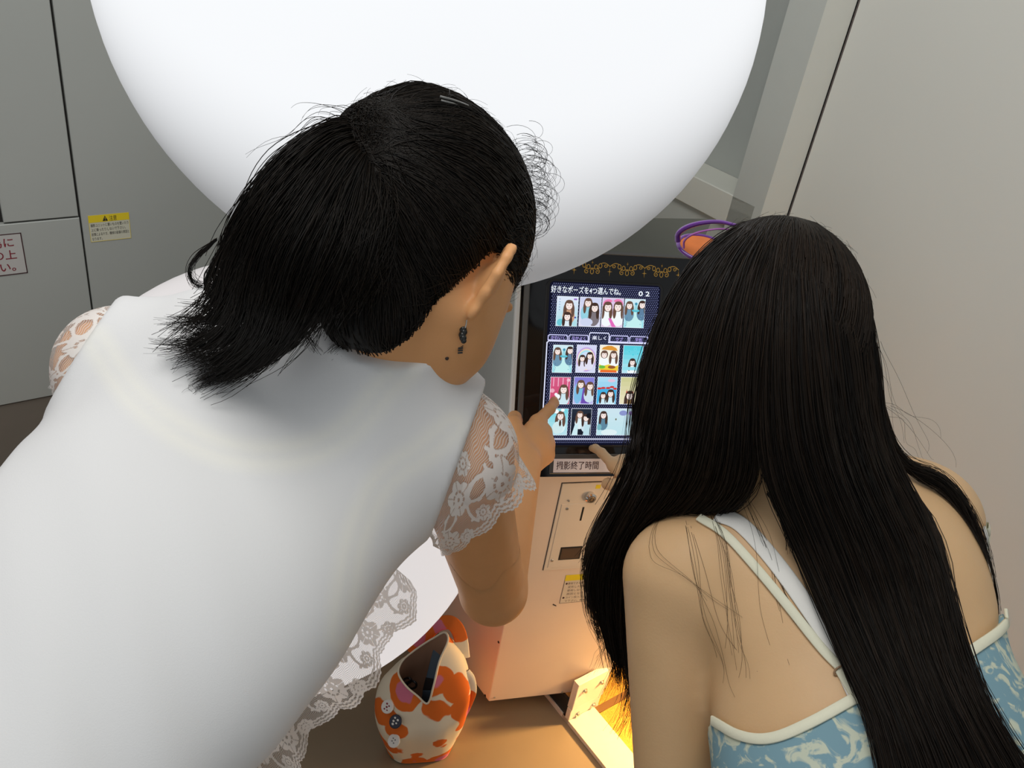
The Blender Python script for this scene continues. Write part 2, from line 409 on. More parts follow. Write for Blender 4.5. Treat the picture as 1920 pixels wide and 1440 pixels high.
v, f = FM.bevel_slab(rrect(sl - 0.006, sbt - 0.004, sr + 0.006, stp + 0.004, 0.012), 0.0, 0.0018, 0.0012); obj('screen_rim', v, f, M['blackp'], tm)
v, f = FM.slab(rrect(sl, sbt, sr, stp, 0.007), 0.0018, 0.0022)
scr = obj('screen', v, f, glow((17, 19, 38), 1.0), tm)
# dot pattern of the screen background
def quads_obj(name, rects, h, m, parent):
    vv, ff = [], []
    for (a0, b0_, a1, b1) in rects:
        k = len(vv); vv += [FM.at(a0, b0_, h), FM.at(a1, b0_, h), FM.at(a1, b1, h), FM.at(a0, b1, h)]; ff.append((k, k + 1, k + 2, k + 3))
    return obj(name, vv, ff, m, parent)
dots = []; dstep = 0.0036; row = 0
b_ = sbt + 0.004
while b_ < stp - 0.004:
    a_ = sl + 0.004 + (row % 2) * dstep / 2
    while a_ < sr - 0.004:
        dots.append((a_, b_, a_ + 0.0016, b_ + 0.0015)); a_ += dstep
    b_ += dstep * 0.62 * 1.35; row += 1
props(quads_obj('dot_pattern', dots, 0.00235, glow((118, 124, 168), 1.0), scr), kind='stuff')

HAIR = (104, 78, 66); HAIR2 = (70, 52, 46); FACE = (248, 232, 226); WHT = (244, 250, 252)
class Art:
    """flat little picture on the screen: polygons in a 0..1 square"""
    def __init__(s, x0, y0, x1, y1):
        ym = 0.5 * (y0 + y1); xm = 0.5 * (x0 + x1)
        s.a0, s.a1 = fa(x0, ym), fa(x1, ym); s.b0, s.b1 = fb(xm, y1), fb(xm, y0)
        s.v = []; s.f = []; s.mi = []; s.m = []; s.h = 0.0026
        s.asp = (s.a1 - s.a0) / (s.b1 - s.b0)
    def poly(s, pts, c):
        m = glow(c, 1.0)
        if m not in s.m: s.m.append(m)
        k = len(s.v)
        for x, y in pts:
            x = min(max(x, 0), 1); y = min(max(y, 0), 1)
            s.v.append(FM.at(s.a0 + x * (s.a1 - s.a0), s.b0 + y * (s.b1 - s.b0), s.h))
        s.f.append(tuple(range(k, k + len(pts)))); s.mi.append(s.m.index(m)); s.h += 0.00002; return s
    def ell(s, cx, cy, rx, ry, c, n=14, rot=0):
        cr, sr_ = math.cos(rot), math.sin(rot)
        return s.poly([(cx + rx * math.cos(t) * cr - ry * math.sin(t) * sr_, cy + rx * math.cos(t) * sr_ + ry * math.sin(t) * cr) for t in [2 * math.pi * i / n for i in range(n)]], c)
    def girl(s, cx, cy, r, hair=HAIR, body=WHT, long=True, tilt=0.0):
        ry = r * s.asp
        s.ell(cx, cy - 2.6 * ry, 1.5 * r, 1.9 * ry, body)
        s.ell(cx + tilt * r, cy, r * 1.12, ry * 1.2, hair)
        if long:
            s.ell(cx - 0.95 * r, cy - 1.3 * ry, 0.42 * r, 1.5 * ry, hair); s.ell(cx + 0.95 * r, cy - 1.3 * ry, 0.42 * r, 1.5 * ry, hair)
        s.ell(cx + tilt * 1.5 * r, cy - 0.15 * ry, 0.78 * r, 0.92 * ry, FACE)
        s.ell(cx + tilt * r, cy + 0.75 * ry, 0.86 * r, 0.42 * ry, hair)
        for q in (-1, 1): s.ell(cx + tilt * 1.5 * r + q * 0.34 * r, cy - 0.05 * ry, 0.11 * r, 0.1 * ry, (60, 48, 48), 6)
        s.ell(cx + tilt * 1.5 * r, cy - 0.6 * ry, 0.16 * r, 0.07 * ry, (214, 120, 120), 6)
        return s
    def bg(s, top, bottom=None, n=6):
        bottom = bottom or top
        for i in range(n):
            k = (i + 0.5) / n; c = tuple(int(bottom[j] * (1 - k) + top[j] * k) for j in range(3))
            s.poly([(0, i / n), (1, i / n), (1, (i + 1) / n), (0, (i + 1) / n)], c)
        return s
    def done(s):
        m = [(s.a0 - 0.0006, s.b0 - 0.0006), (s.a1 + 0.0006, s.b0 - 0.0006), (s.a1 + 0.0006, s.b1 + 0.0006), (s.a0 - 0.0006, s.b1 + 0.0006)]
        k = len(s.v); w_ = glow((236, 244, 255), 1.0); s.m.append(w_)
        s.v += [FM.at(a, b, 0.0024) for a, b in m]; s.f.append((k, k + 1, k + 2, k + 3)); s.mi.append(len(s.m) - 1)
        return obj('thumbnail', s.v, s.f, s.m, scr, mat_idx=s.mi)
def cake(A):
    A.bg((214, 238, 246), (150, 222, 234)).ell(0.5, 0.05, 0.42, 0.5, (196, 240, 240)).girl(0.22, 0.78, 0.17, body=(110, 150, 176)).girl(0.86, 0.82, 0.17, HAIR2, body=(96, 130, 160))
    A.ell(0.55, 0.60, 0.2, 0.05, (92, 190, 210)).poly([(0.46, 0.62), (0.64, 0.62), (0.6, 0.8), (0.5, 0.8)], (150, 214, 226)).ell(0.55, 0.84, 0.07, 0.05, (70, 150, 180))
    for i in range(6): A.ell(0.1 + 0.02 * (i % 3), 0.06 + 0.055 * i, 0.025, 0.012, (60, 110, 150), 6)
    for i in range(4): A.ell(0.82 + 0.04 * (i % 2), 0.12 + 0.1 * i, 0.03, 0.015, (120, 180, 200), 6)
    return A
A = Art(1043, 556, 1082, 611).bg((226, 232, 248), (172, 222, 232)); A.ell(0.2, 0.12, 0.16, 0.12, (110, 200, 214)).girl(0.58, 0.72, 0.2, body=(206, 160, 130)).girl(0.52, 0.33, 0.18, HAIR2, body=(222, 236, 244))
for i in range(5): A.ell(0.12, 0.55 + 0.09 * i, 0.03, 0.018, (120, 160, 190), 6)
A.ell(0.84, 0.92, 0.06, 0.03, (150, 110, 196)).ell(0.9, 0.92, 0.05, 0.03, (150, 110, 196)); A.ell(0.9, 0.3, 0.05, 0.03, (70, 80, 170)); A.done()
A = Art(1086, 557.5, 1125, 612).bg((206, 212, 240), (222, 222, 244)); A.ell(0.3, 0.45, 0.26, 0.3, (150, 206, 226)).girl(0.4, 0.82, 0.18, tilt=-0.1, body=(150, 210, 226)).girl(0.68, 0.66, 0.19, HAIR2, body=(126, 118, 124), tilt=0.1).ell(0.35, 0.15, 0.3, 0.14, (206, 214, 240)); A.done()
A = Art(1128, 559, 1167, 613).bg((216, 196, 230), (228, 206, 232)); A.ell(0.28, 0.78, 0.26, 0.18, (236, 128, 178)).ell(0.72, 0.8, 0.26, 0.18, (236, 128, 178)).poly([(0.1, 0.7), (0.9, 0.7), (0.5, 0.2)], (236, 128, 178)).ell(0.5, 0.66, 0.2, 0.24, (222, 198, 232))
A.girl(0.22, 0.7, 0.2, HAIR, tilt=0.15).girl(0.78, 0.72, 0.2, HAIR, tilt=-0.15).poly([(0.3, 0.3), (0.44, 0.3), (0.7, 0.0), (0.5, 0.0)], (226, 110, 190)); A.done()
cake(Art(1170, 561, 1207, 614)).done()
cake(Art(1036, 647, 1072, 698)).done()
A = Art(1080, 647, 1116, 698).bg((212, 214, 244), (214, 220, 244))
for r_, c in ((0.52, (196, 166, 226)), (0.46, (244, 226, 206)), (0.40, (170, 226, 240)), (0.33, (206, 222, 246))): A.ell(0.5, 0.48, r_, r_ * 0.86, c, 22)
A.girl(0.3, 0.52, 0.15, HAIR2, body=(226, 226, 244)).girl(0.68, 0.62, 0.16, HAIR2, body=(226, 226, 244)); A.done()
A = Art(1123, 647, 1159, 698).bg((246, 240, 220), (246, 246, 240)); A.poly([(0.08, 0.84), (0.92, 0.8), (0.84, 0.9), (0.6, 0.98), (0.4, 0.98), (0.16, 0.92)], (222, 152, 58)).girl(0.24, 0.66, 0.17, long=False).girl(0.72, 0.66, 0.17)
A.poly([(0, 0.08), (1, 0.06), (1, 0.28), (0.8, 0.22), (0.5, 0.3), (0.2, 0.24), (0, 0.3)], (238, 206, 60)).ell(0.15, 0.2, 0.18, 0.06, (110, 190, 70)).ell(0.66, 0.2, 0.2, 0.06, (150, 90, 50)).poly([(0.05, 0.0), (0.95, 0.0), (0.9, 0.09), (0.1, 0.1)], (232, 112, 52)); A.done()
A = Art(1167, 648, 1203, 699).bg((80, 206, 224), (190, 232, 244)); A.girl(0.5, 0.4, 0.16, HAIR2).poly([(0, 0.1), (1, 0.1), (1, 0.22), (0, 0.22)], (150, 224, 238))
for x, y in ((0.3, 0.78), (0.6, 0.88), (0.5, 0.68), (0.75, 0.72)): A.ell(x, y, 0.08, 0.055, (120, 222, 236)).ell(x, y, 0.06, 0.04, (90, 208, 226))
A.done()
A = Art(1031, 707, 1067.5, 757).bg((214, 96, 136), (206, 74, 110))
for x in (0.12, 0.36, 0.6, 0.84): A.poly([(x, 0.66), (x + 0.05, 0.66), (x + 0.05, 0.98), (x, 0.98)], (240, 176, 200))
A.ell(0.1, 0.5, 0.12, 0.08, (236, 170, 190)).ell(0.9, 0.9, 0.09, 0.06, (240, 190, 206)).girl(0.68, 0.56, 0.2, HAIR, body=(206, 232, 240)).ell(0.4, 0.28, 0.12, 0.09, WHT).ell(0.3, 0.36, 0.08, 0.06, WHT); A.done()
A = Art(1075, 707, 1112, 757).bg((130, 124, 214), (196, 196, 236)); A.ell(0.2, 0.4, 0.2, 0.4, (130, 190, 230)).girl(0.36, 0.74, 0.18, HAIR, body=(126, 190, 226), tilt=-0.1).poly([(0.38, 0.02), (0.8, 0.02), (0.68, 0.62), (0.46, 0.62)], (112, 82, 176)).girl(0.78, 0.68, 0.18, HAIR, body=(206, 226, 238), tilt=0.1); A.done()
A = Art(1119, 707, 1155, 757).bg((176, 222, 244), (110, 190, 232)); A.poly([(0, 0.0), (1, 0), (1, 0.55), (0, 0.6)], (70, 176, 226))
for x, y in ((0.1, 0.58), (0.3, 0.6), (0.55, 0.6), (0.75, 0.64), (0.92, 0.58)): A.ell(x, y, 0.12, 0.04, (206, 60, 56))
A.girl(0.32, 0.32, 0.15, HAIR2, body=(206, 236, 246)).girl(0.7, 0.4, 0.17, HAIR2, body=(206, 236, 246)).ell(0.7, 0.88, 0.2, 0.06, (226, 196, 222)); A.done()
A = Art(1162, 707, 1198, 757).bg((206, 206, 150), (236, 226, 196)); A.girl(0.5, 0.32, 0.2, HAIR2, body=(150, 120, 84)).poly([(0.3, 0.42), (0.36, 0.42), (0.34, 0.56)], (190, 60, 50)).poly([(0.62, 0.42), (0.7, 0.42), (0.66, 0.56)], (190, 60, 50)); A.done()
A = Art(1027, 766, 1063, 815).bg((120, 212, 226), (190, 226, 236)); A.girl(0.62, 0.74, 0.2, HAIR, body=(216, 240, 244)).ell(0.4, 0.9, 0.12, 0.08, WHT).ell(0.72, 0.95, 0.1, 0.06, WHT).ell(0.5, 0.28, 0.28, 0.24, (206, 232, 236)).ell(0.62, 0.45, 0.06, 0.12, HAIR2); A.done()
A = Art(1070, 766, 1107, 815).bg((40, 48, 62), (26, 30, 42)); A.girl(0.42, 0.78, 0.16, HAIR, body=(222, 240, 244)).girl(0.74, 0.66, 0.16, HAIR2, body=(206, 226, 236)).ell(0.88, 0.74, 0.14, 0.1, (24, 26, 36)).poly([(0.05, 0.0), (0.35, 0.0), (0.35, 0.4), (0.2, 0.42)], (206, 236, 242)).poly([(0.62, 0.0), (0.95, 0.0), (0.95, 0.4), (0.7, 0.4)], (190, 222, 232)); A.done()
A = Art(1119, 766, 1195, 815).bg((206, 230, 240), (190, 228, 236)); A.girl(0.14, 0.76, 0.08, HAIR2, body=(96, 136, 160)).ell(0.62, 0.84, 0.1, 0.1, (140, 150, 204)).ell(0.8, 0.84, 0.05, 0.08, (150, 130, 190)).ell(0.45, 0.6, 0.02, 0.04, (120, 120, 100))
for i in range(5): A.poly([(0.62 + 0.05 * i, 0.0), (0.628 + 0.05 * i, 0.0), (0.67 + 0.03 * i, 0.76), (0.66 + 0.03 * i, 0.76)], (150, 180, 200))
A.ell(0.05, 0.3, 0.06, 0.12, (120, 180, 190)).ell(0.3, 0.1, 0.2, 0.12, (222, 240, 244)); A.done()

line = glow((226, 230, 255), 1.0)
def seg_line(name, pts, wd, h, m, parent):
    """a stroke of constant width on the terminal plane"""
    mbx = MB()
    for (x0, y0), (x1, y1) in zip(pts[:-1], pts[1:]):
        dx, dy = x1 - x0, y1 - y0; l = math.hypot(dx, dy) or 1e-9; nx, ny = -dy / l * wd / 2, dx / l * wd / 2; ex, ey = dx / l * wd / 2, dy / l * wd / 2
        mbx.add(*FM.slab([(x0 - nx - ex, y0 - ny - ey), (x1 - nx + ex, y1 - ny + ey), (x1 + nx + ex, y1 + ny + ey), (x0 + nx - ex, y0 + ny - ey)], h, h + 0.0002))
    return mbx.build(name, m, parent)
fl_, fr_ = 0.5 * (fa(1025, 641) + fa(1018, 757)), fa(1221, 700); ft_, fb2 = fb(1060, 639.5), fb(1100, 822.5)
t0, t1 = fa(1104, 630), fa(1141, 630)
seg_line('frame_line', [(t1, ft_), (fr_ - 0.003, ft_), (fr_, ft_ - 0.003), (fr_, fb2), (fl_, fb2), (fl_, ft_ - 0.003), (fl_ + 0.003, ft_), (t0, ft_)], 0.0019, 0.0027, line, scr)
for i, (x0, x1, yt, txt) in enumerate(((1027, 1063, 627.5, 'かわいく'), (1066, 1102, 628, 'なかよく'), (1104, 1141, 624, '楽しく'), (1143, 1177, 629.5, 'ラブ'), (1180, 1214, 631, '変顔'))):
    a0, a1 = fa(x0, 632), fa(x1, 632); tp = fb(0.5 * (x0 + x1), yt); bo = ft_ + (0.0 if i == 2 else 0.0016)
    tab = seg_line('tab', [(a0, bo), (a0, tp - 0.002), (a0 + 0.002, tp), (a1 - 0.002, tp), (a1, tp - 0.002), (a1, bo)] + ([] if i == 2 else [(a0, bo)]), 0.0015, 0.0027, line if i == 2 else glow((206, 206, 250), 1.0), scr)
    wt = (a1 - a0) * (0.72 if len(txt) > 2 else 0.42)
    text_mesh('lettering', txt, FM, 0.5 * (a0 + a1) - wt / 2, ft_ + (0.0045 if i == 2 else 0.003), 0.0029, 0.0072, glow((236, 240, 255) if i == 2 else (176, 160, 236), 1.0), scr, width=wt, bold=0.012)
text_mesh('lettering', '好きなポーズを4つ選んでね。', FM, fa(1032, 546), fb(1095, 549.5), 0.0029, 0.0125, glow((240, 248, 255), 1.0), scr, width=fa(1163, 548) - fa(1032, 546), bold=0.010)
text_mesh('lettering', '0 2', FM, fa(1196, 550), fb(1206, 555), 0.0029, 0.011, glow((240, 248, 255), 1.0), scr, width=fa(1217, 550) - fa(1196, 550), bold=0.02)

# gold ornament over the screen: hanging scroll garland and four-pointed stars
def scroll(cx, cy, s, mir=1):
    pts = []
    for i in range(26):
        t = i / 25; ang = math.pi * 0.5 + t * 2.6 * math.pi; r = s * (1 - 0.8 * t)
        pts.append((cx + mir * r * math.cos(ang), cy + r * math.sin(ang)))
    return pts
per = fa(1172, 502) - fa(1106, 502)
yc = fb(1110, 503)
for k in range(-2, 5):
    cx = fa(1110, 503) + k * per
    if cx < al + 0.03 or cx > ar - 0.03: continue
    strokes = []
    loop = lambda x, y, rx, ry: [(x + rx * math.cos(t), y + ry * math.sin(t)) for t in [2 * math.pi * i / 12 for i in range(13)]]
    u_ = per / 66.0
    for dx, dy, rx, ry in ((0, -5.5, 3, 4.5), (-7, 2.5, 3, 4), (7, 2.5, 3, 4), (-15, 5, 3, 4), (15, 5, 3, 4)): strokes.append(loop(cx + dx * u_, yc + dy * u_, rx * u_, ry * u_))
    strokes.append(scroll(cx - 10 * u_, yc - 5.5 * u_, 4.5 * u_, 1)); strokes.append(scroll(cx + 10 * u_, yc - 5.5 * u_, 4.5 * u_, -1))
    strokes.append([(cx - 15 * u_, yc + 2 * u_), (cx - 8 * u_, yc - 1 * u_), (cx, yc + 0.5 * u_), (cx + 8 * u_, yc - 1 * u_), (cx + 15 * u_, yc + 2 * u_)])
    for mir in (-1, 1):
        strokes.append([(cx + mir * (16 + 17 * i / 10) * u_, yc + (9 + 2.2 * math.sin(i / 10 * math.pi) - 4.5 * (i / 10) ** 2) * u_) for i in range(11)])
        strokes.append(scroll(cx + mir * 25 * u_, yc + 5.5 * u_, 4 * u_, -mir))
    mbx = MB(); wd = 1.25 * u_
    for st in strokes:
        for (x0, y0), (x1, y1) in zip(st[:-1], st[1:]):
            dx, dy = x1 - x0, y1 - y0; l = math.hypot(dx, dy) or 1e-9; nx, ny = -dy / l * wd / 2, dx / l * wd / 2
            p = [FM.at(x0 - nx, y0 - ny, 0.0008), FM.at(x1 - nx, y1 - ny, 0.0008), FM.at(x1 + nx, y1 + ny, 0.0008), FM.at(x0 + nx, y0 + ny, 0.0008)]
            mbx.add(p, [(0, 1, 2, 3)])
    mbx.build('gold_garland', M['gold'], tm)
    for sx_, sy_, R_ in ((cx, yc + 10.5 * u_, 3.5 * u_), (cx + per / 2, yc - 4.5 * u_, 7.0 * u_)):
        pts = []
        for i in range(8):
            r = R_ * (1.0 if i % 4 == 0 else 0.85 if i % 2 == 0 else 0.14); t = math.pi / 2 + i * math.pi / 4
            pts.append((sx_ + r * math.cos(t) * (0.8 if i % 4 else 1), sy_ + r * math.sin(t) * 1.15))
        v, f = FM.slab(pts, 0.0002, 0.0009); obj('gold_star', v, f, M['gold'], tm)
# time plate under the screen
v, f = FM.bevel_slab(rect(fa(1030, 872), fb(1040, 888), ar - 0.05, fb(1040, 851)), 0.0, 0.003, 0.001); obj('plate_holder', v, f, mat('smoked_plastic', srgb(72, 70, 68), 0.2), tm)
p0 = fa(1037, 870); p1 = fa(1160, 870); pb, pt_ = fb(1040, 885), fb(1040, 859.5)
v, f = FM.slab(rect(p0, pb, p1, pt_), 0.003, 0.0034); tp = obj('time_plate', v, f, M['paper'], tm); tp['label'] = 'white plate with maroon lettering'
text_mesh('lettering', '撮影終了時間', FM, fa(1042, 872), pb + (pt_ - pb) * 0.27, 0.0036, 0.0155, M['ink'], tp, width=fa(1121, 872) - fa(1042, 872), bold=0.006)

# ------------------------------------------------------------------ coin cabinet below the screen
TC = 18.5
c1 = hit(FM.o, FM.n, 1004, 899); c1 = c1 + 0.014 * heading(TC + 90)
FC = Frame(np.array([c1[0], c1[1], 0]), heading(TC), UP)
def ca(x, y): return FC.px(x, y)[0]
def cb(x, y): return FC.px(x, y)[1]
ctop = fq[0][2] - 0.003; cbot = cb(920, 1315); cw = ca(1141, 1275)
ct = thing('coin_cabinet', FC.at(0.15, cbot, 0), 'cream steel coin cabinet below the touch screen beside the patterned bag', 'cabinet')
bkl, bkr = 0.28 * heading(130), 0.28 * heading(85)
lo4 = [FC.at(0, cbot), FC.at(cw, cbot), FC.at(cw, cbot) + bkr, FC.at(0, cbot) + bkl]
hi4 = [p + UP * (ctop - cbot) for p in lo4]
mb = MB(); mb.hexa(lo4, hi4); o = mb.build('body', M['cabinet'], ct)
bv = o.modifiers.new('bevel', 'BEVEL'); bv.width = 0.002; bv.segments = 2
pa0, pa1 = 0.5 * (ca(1058, 905) + ca(1015, 1068)), 0.5 * (ca(1058, 905) + ca(1015, 1068)) + 0.105
pb0, pb1 = cb(1050, 1066), cb(1075, 905)
v, f = FC.slab(rect(pa0 - 0.0012, pb0 - 0.0012, pa1 + 0.0012, pb1 + 0.0012), 0.0, 0.0006); obj('panel_gap', v, f, M['black_ink'], ct)
pm = mat('cream_coin_panel', srgb(224, 208, 186), 0.35, noise=0.02)
v, f = FC.bevel_slab(rect(pa0, pb0, pa1, pb1), 0.0006, 0.003, 0.0008); cp = obj('coin_panel', v, f, pm, ct)
sb = cb(1075, 942)
v, f = FC.bevel_slab(rect(pa0 + 0.006, pb0 + 0.008, pa1 - 0.004, sb), 0.003, 0.0042, 0.0008); obj('coin_plate', v, f, pm, cp)
def disc(fr, a, b, r, h0, h1, m, name, parent, n=20, ch=None):
    v, f = fr.bevel_slab(circle(a, b, r, n), h0, h1, ch or min(r * 0.25, (h1 - h0) * 0.6)); return obj(name, v, f, m, parent, False)
la, lb = ca(1105, 928), cb(1105, 928)
disc(FC, la, lb, 0.0105, 0.003, 0.013, M['chrome'], 'lock_barrel', cp, 28)
disc(FC, la, lb, 0.0060, 0.013, 0.0138, mat('lock_face', srgb(196, 160, 118), 0.3, metal=0.8), 'lock_face', cp)
pts = [(la + 0.0042 * math.cos(t), lb + 0.0042 * math.sin(t), 0) for t in [math.radians(100 + 300 * i / 20) for i in range(21)]]
mbx = MB()
for (x0, y0, _), (x1, y1, _) in zip(pts[:-1], pts[1:]):
    k = 0.7
    mbx.add(*FC.slab([(la + (x0 - la) * k, lb + (y0 - lb) * k), (x0, y0), (x1, y1), (la + (x1 - la) * k, lb + (y1 - lb) * k)], 0.0138, 0.0142))
mbx.build('lock_keyway', M['black_ink'], cp)
sa, sy0, sy1 = ca(1090, 960), cb(1090, 973), cb(1090, 948)
v, f = FC.slab(rect(sa - 0.0017, sy0, sa + 0.0017, sy1), 0.0042, 0.0046); obj('coin_slot', v, f, M['blackp'], cp)
ra0, ra1, rb0, rb1 = ca(1049, 1034), ca(1087, 1034), cb(1066, 1045), cb(1068, 1023)
v, f = FC.bevel_slab(rect(ra0 - 0.001, rb0 - 0.001, ra1 + 0.001, rb1 + 0.001), 0.0042, 0.005, 0.0004); rt = obj('coin_return', v, f, M['blackp'], cp)
v, f = FC.slab(rect(ra0 + 0.002, rb0 + 0.002, ra1 - 0.002, rb1 - 0.002), 0.005, 0.0053); obj('return_flap', v, f, mat('brown_flap', srgb(78, 60, 48), 0.4), rt)
for x, y in ((1062, 951), (1034, 1048), (1091, 1044), (1065, 936)):
    r_ = 0.0018 if y == 936 else 0.0030
    disc(FC, ca(x, y), cb(x, y), r_, 0.003 if y == 936 else 0.0042, 0.0056, M['steel'], 'screw', cp, 12)
v, f = FC.slab(rect(ca(1120, 911) - 0.004, cb(1120, 914), ca(1120, 911) + 0.005, cb(1120, 907)), 0.003, 0.0033); obj('yellow_tag', v, f, M['yellow'], cp)
for x, y in ((927, 1308), (1054, 1298)): disc(FC, ca(x, y), cb(x, y), 0.0028, 0.0, 0.0012, M['steel'], 'screw', ct, 12)
# side screws
FS = Frame(FC.at(0, 0), -heading(130), UP)
for x, y in ((910, 1304), (935, 1204)):
    disc(FS, FS.px(x, y)[0], FS.px(x, y)[1], 0.0028, 0.0, 0.0012, M['black_ink'], 'screw', ct, 12)
v, f = FC.slab([(ca(1036, 1134), cb(1036, 1134)), (ca(1043, 1137), cb(1043, 1137)), (ca(1043, 1135), cb(1043, 1135)), (ca(1037, 1132), cb(1037, 1132))], 0, 0.0003); obj('scratch', v, f, M['black_ink'], ct)
# caution sticker on the cabinet
def cab_sticker():
    a0 = 0.5 * (ca(1063, 1078) + ca(1047, 1130)); a1 = a0 + 0.098; bt, bb = cb(1075, 1077), cb(1060, 1130); h = bt - bb; w_ = a1 - a0
    t = thing('caution_sticker', FC.at(a0, bb, 0), 'cream caution sticker with bullet lines on the front of the coin cabinet', 'sticker')
    v, f = FC.slab(rect(a0, bb, a1, bt), 0.0003, 0.0008); obj('paper', v, f, M['tan_sticker'], t)
    v, f = FC.slab(rect(a0, bt - h * 0.2, a1, bt), 0.0008, 0.0011); obj('header_band', v, f, M['yellow'], t)
    v, f = FC.slab([(a0 + w_ * 0.36, bt - h * 0.18), (a0 + w_ * 0.48, bt - h * 0.18), (a0 + w_ * 0.42, bt - h * 0.03)], 0.0011, 0.0014); obj('warning_triangle', v, f, M['black_ink'], t)
    text_mesh('lettering', '注意', FC, a0 + w_ * 0.51, bt - h * 0.17, 0.0012, h * 0.15, M['black_ink'], t)
    for i, s in enumerate(('●使用できる硬貨は百円硬貨のみです', '　変形した硬貨や外国の硬貨は', '　使用しないで下さい。故障の', '　原因となります。', '●コイン投入口に異物を入れない', '　で下さい。機械が故障します。')):
        text_mesh('lettering', s, FC, a0 + w_ * 0.03, bt - h * (0.335 + 0.125 * i), 0.0009, h * 0.088, M['ink'], t, width=w_ * (0.92 if len(s) > 12 else 0.6))
    for r in (rect(a0, bb, a1, bb + 0.0006), rect(a0, bb, a0 + 0.0006, bt)):
        v, f = FC.slab(r, 0.0008, 0.001); obj('border_line', v, f, M['ink'], t)
cab_sticker()

# ------------------------------------------------------------------ floor bracket with four bolts
FB = Frame(floor_pt(1064, 1358), heading(40), UP)
br = thing('floor_bracket', FB.o, 'white bolted metal bracket under the coin cabinet on the cream board', 'bracket')
br_w = FB.px(1120, 1327)[0]; br_h = FB.px(1083, 1286)[1]; sm = FB.px(1075, 1331)[1]
bm = mat('white_bracket', srgb(226, 216, 200), 0.35, noise=0.03)
v, f = FB.bevel_slab(rect(0, 0.012, br_w, sm - 0.0006), -0.012, 0.0, 0.001); obj('foot_plate', v, f, bm, br)
v, f = FB.bevel_slab(rect(0.001, sm + 0.0006, br_w + 0.004, br_h), -0.014, 0.001, 0.001); obj('clamp_plate', v, f, bm, br)
v, f = FB.slab(rect(0.0, 0.0, br_w, 0.012), -0.11, 0.0); obj('foot_base', v, f, bm, br)
v, f = FB.slab(rect(0.003, 0.012, 0.009, cbot - 0.001), -0.11, -0.014); obj('web_plate', v, f, M['blackp'], br)
for x, y in ((1096, 1294), (1127, 1278), (1083, 1338), (1112, 1321)):
    a, b = FB.px(x, y); h0 = 0.001 if y < 1300 else 0.0
    v, f = FB.bevel_slab(circle(a, b, 0.0062, 14), h0, h0 + 0.0016, 0.0005); wsh = obj('washer', v, f, M['steel'], br)
    v, f = FB.bevel_slab(circle(a, b, 0.0040, 6), h0 + 0.0016, h0 + 0.0056, 0.0008); obj('bolt_head', v, f, M['steel'], wsh)
# ------------------------------------------------------------------ sculpting engine: signed distances -> one smooth mesh
def smin(a, b, k):
    if k <= 0: return np.minimum(a, b)
    h = np.maximum(k - np.abs(a - b), 0.0) / k
    return np.minimum(a, b) - h * h * k * 0.25
def smax(a, b, k): return -smin(-a, -b, k)
def sd_ell(p, c, ax, r):
    q = (p - np.asarray(c, np.float32)) @ np.asarray(ax, np.float32).T
    r = np.asarray(r, np.float32)
    k0 = np.linalg.norm(q / r, axis=1); k1 = np.linalg.norm(q / (r * r), axis=1)
    return k0 * (k0 - 1.0) / np.maximum(k1, 1e-6)
def sd_cap(p, a, b, ra, rb):
    a = np.asarray(a, np.float32); b = np.asarray(b, np.float32); ab = b - a
    t = np.clip((p - a) @ ab / max(float(ab @ ab), 1e-9), 0, 1)
    return np.linalg.norm(p - a - t[:, None] * ab, axis=1) - (ra + (rb - ra) * t)
def sd_flat(p, a, b, ra, rb, n, s):
    a = np.asarray(a, np.float32); b = np.asarray(b, np.float32); ab = b - a; n = np.asarray(n, np.float32)
    t = np.clip((p - a) @ ab / max(float(ab @ ab), 1e-9), 0, 1)
    rel = p - a - t[:, None] * ab
    h = rel @ n; l2 = np.maximum((rel * rel).sum(1) - h * h, 0)
    q = np.sqrt(l2 + (h / s) ** 2)
    g = np.sqrt(l2 + h * h / s ** 4) / np.maximum(q, 1e-6)
    return (q - (ra + (rb - ra) * t)) / np.maximum(g, 1.0)
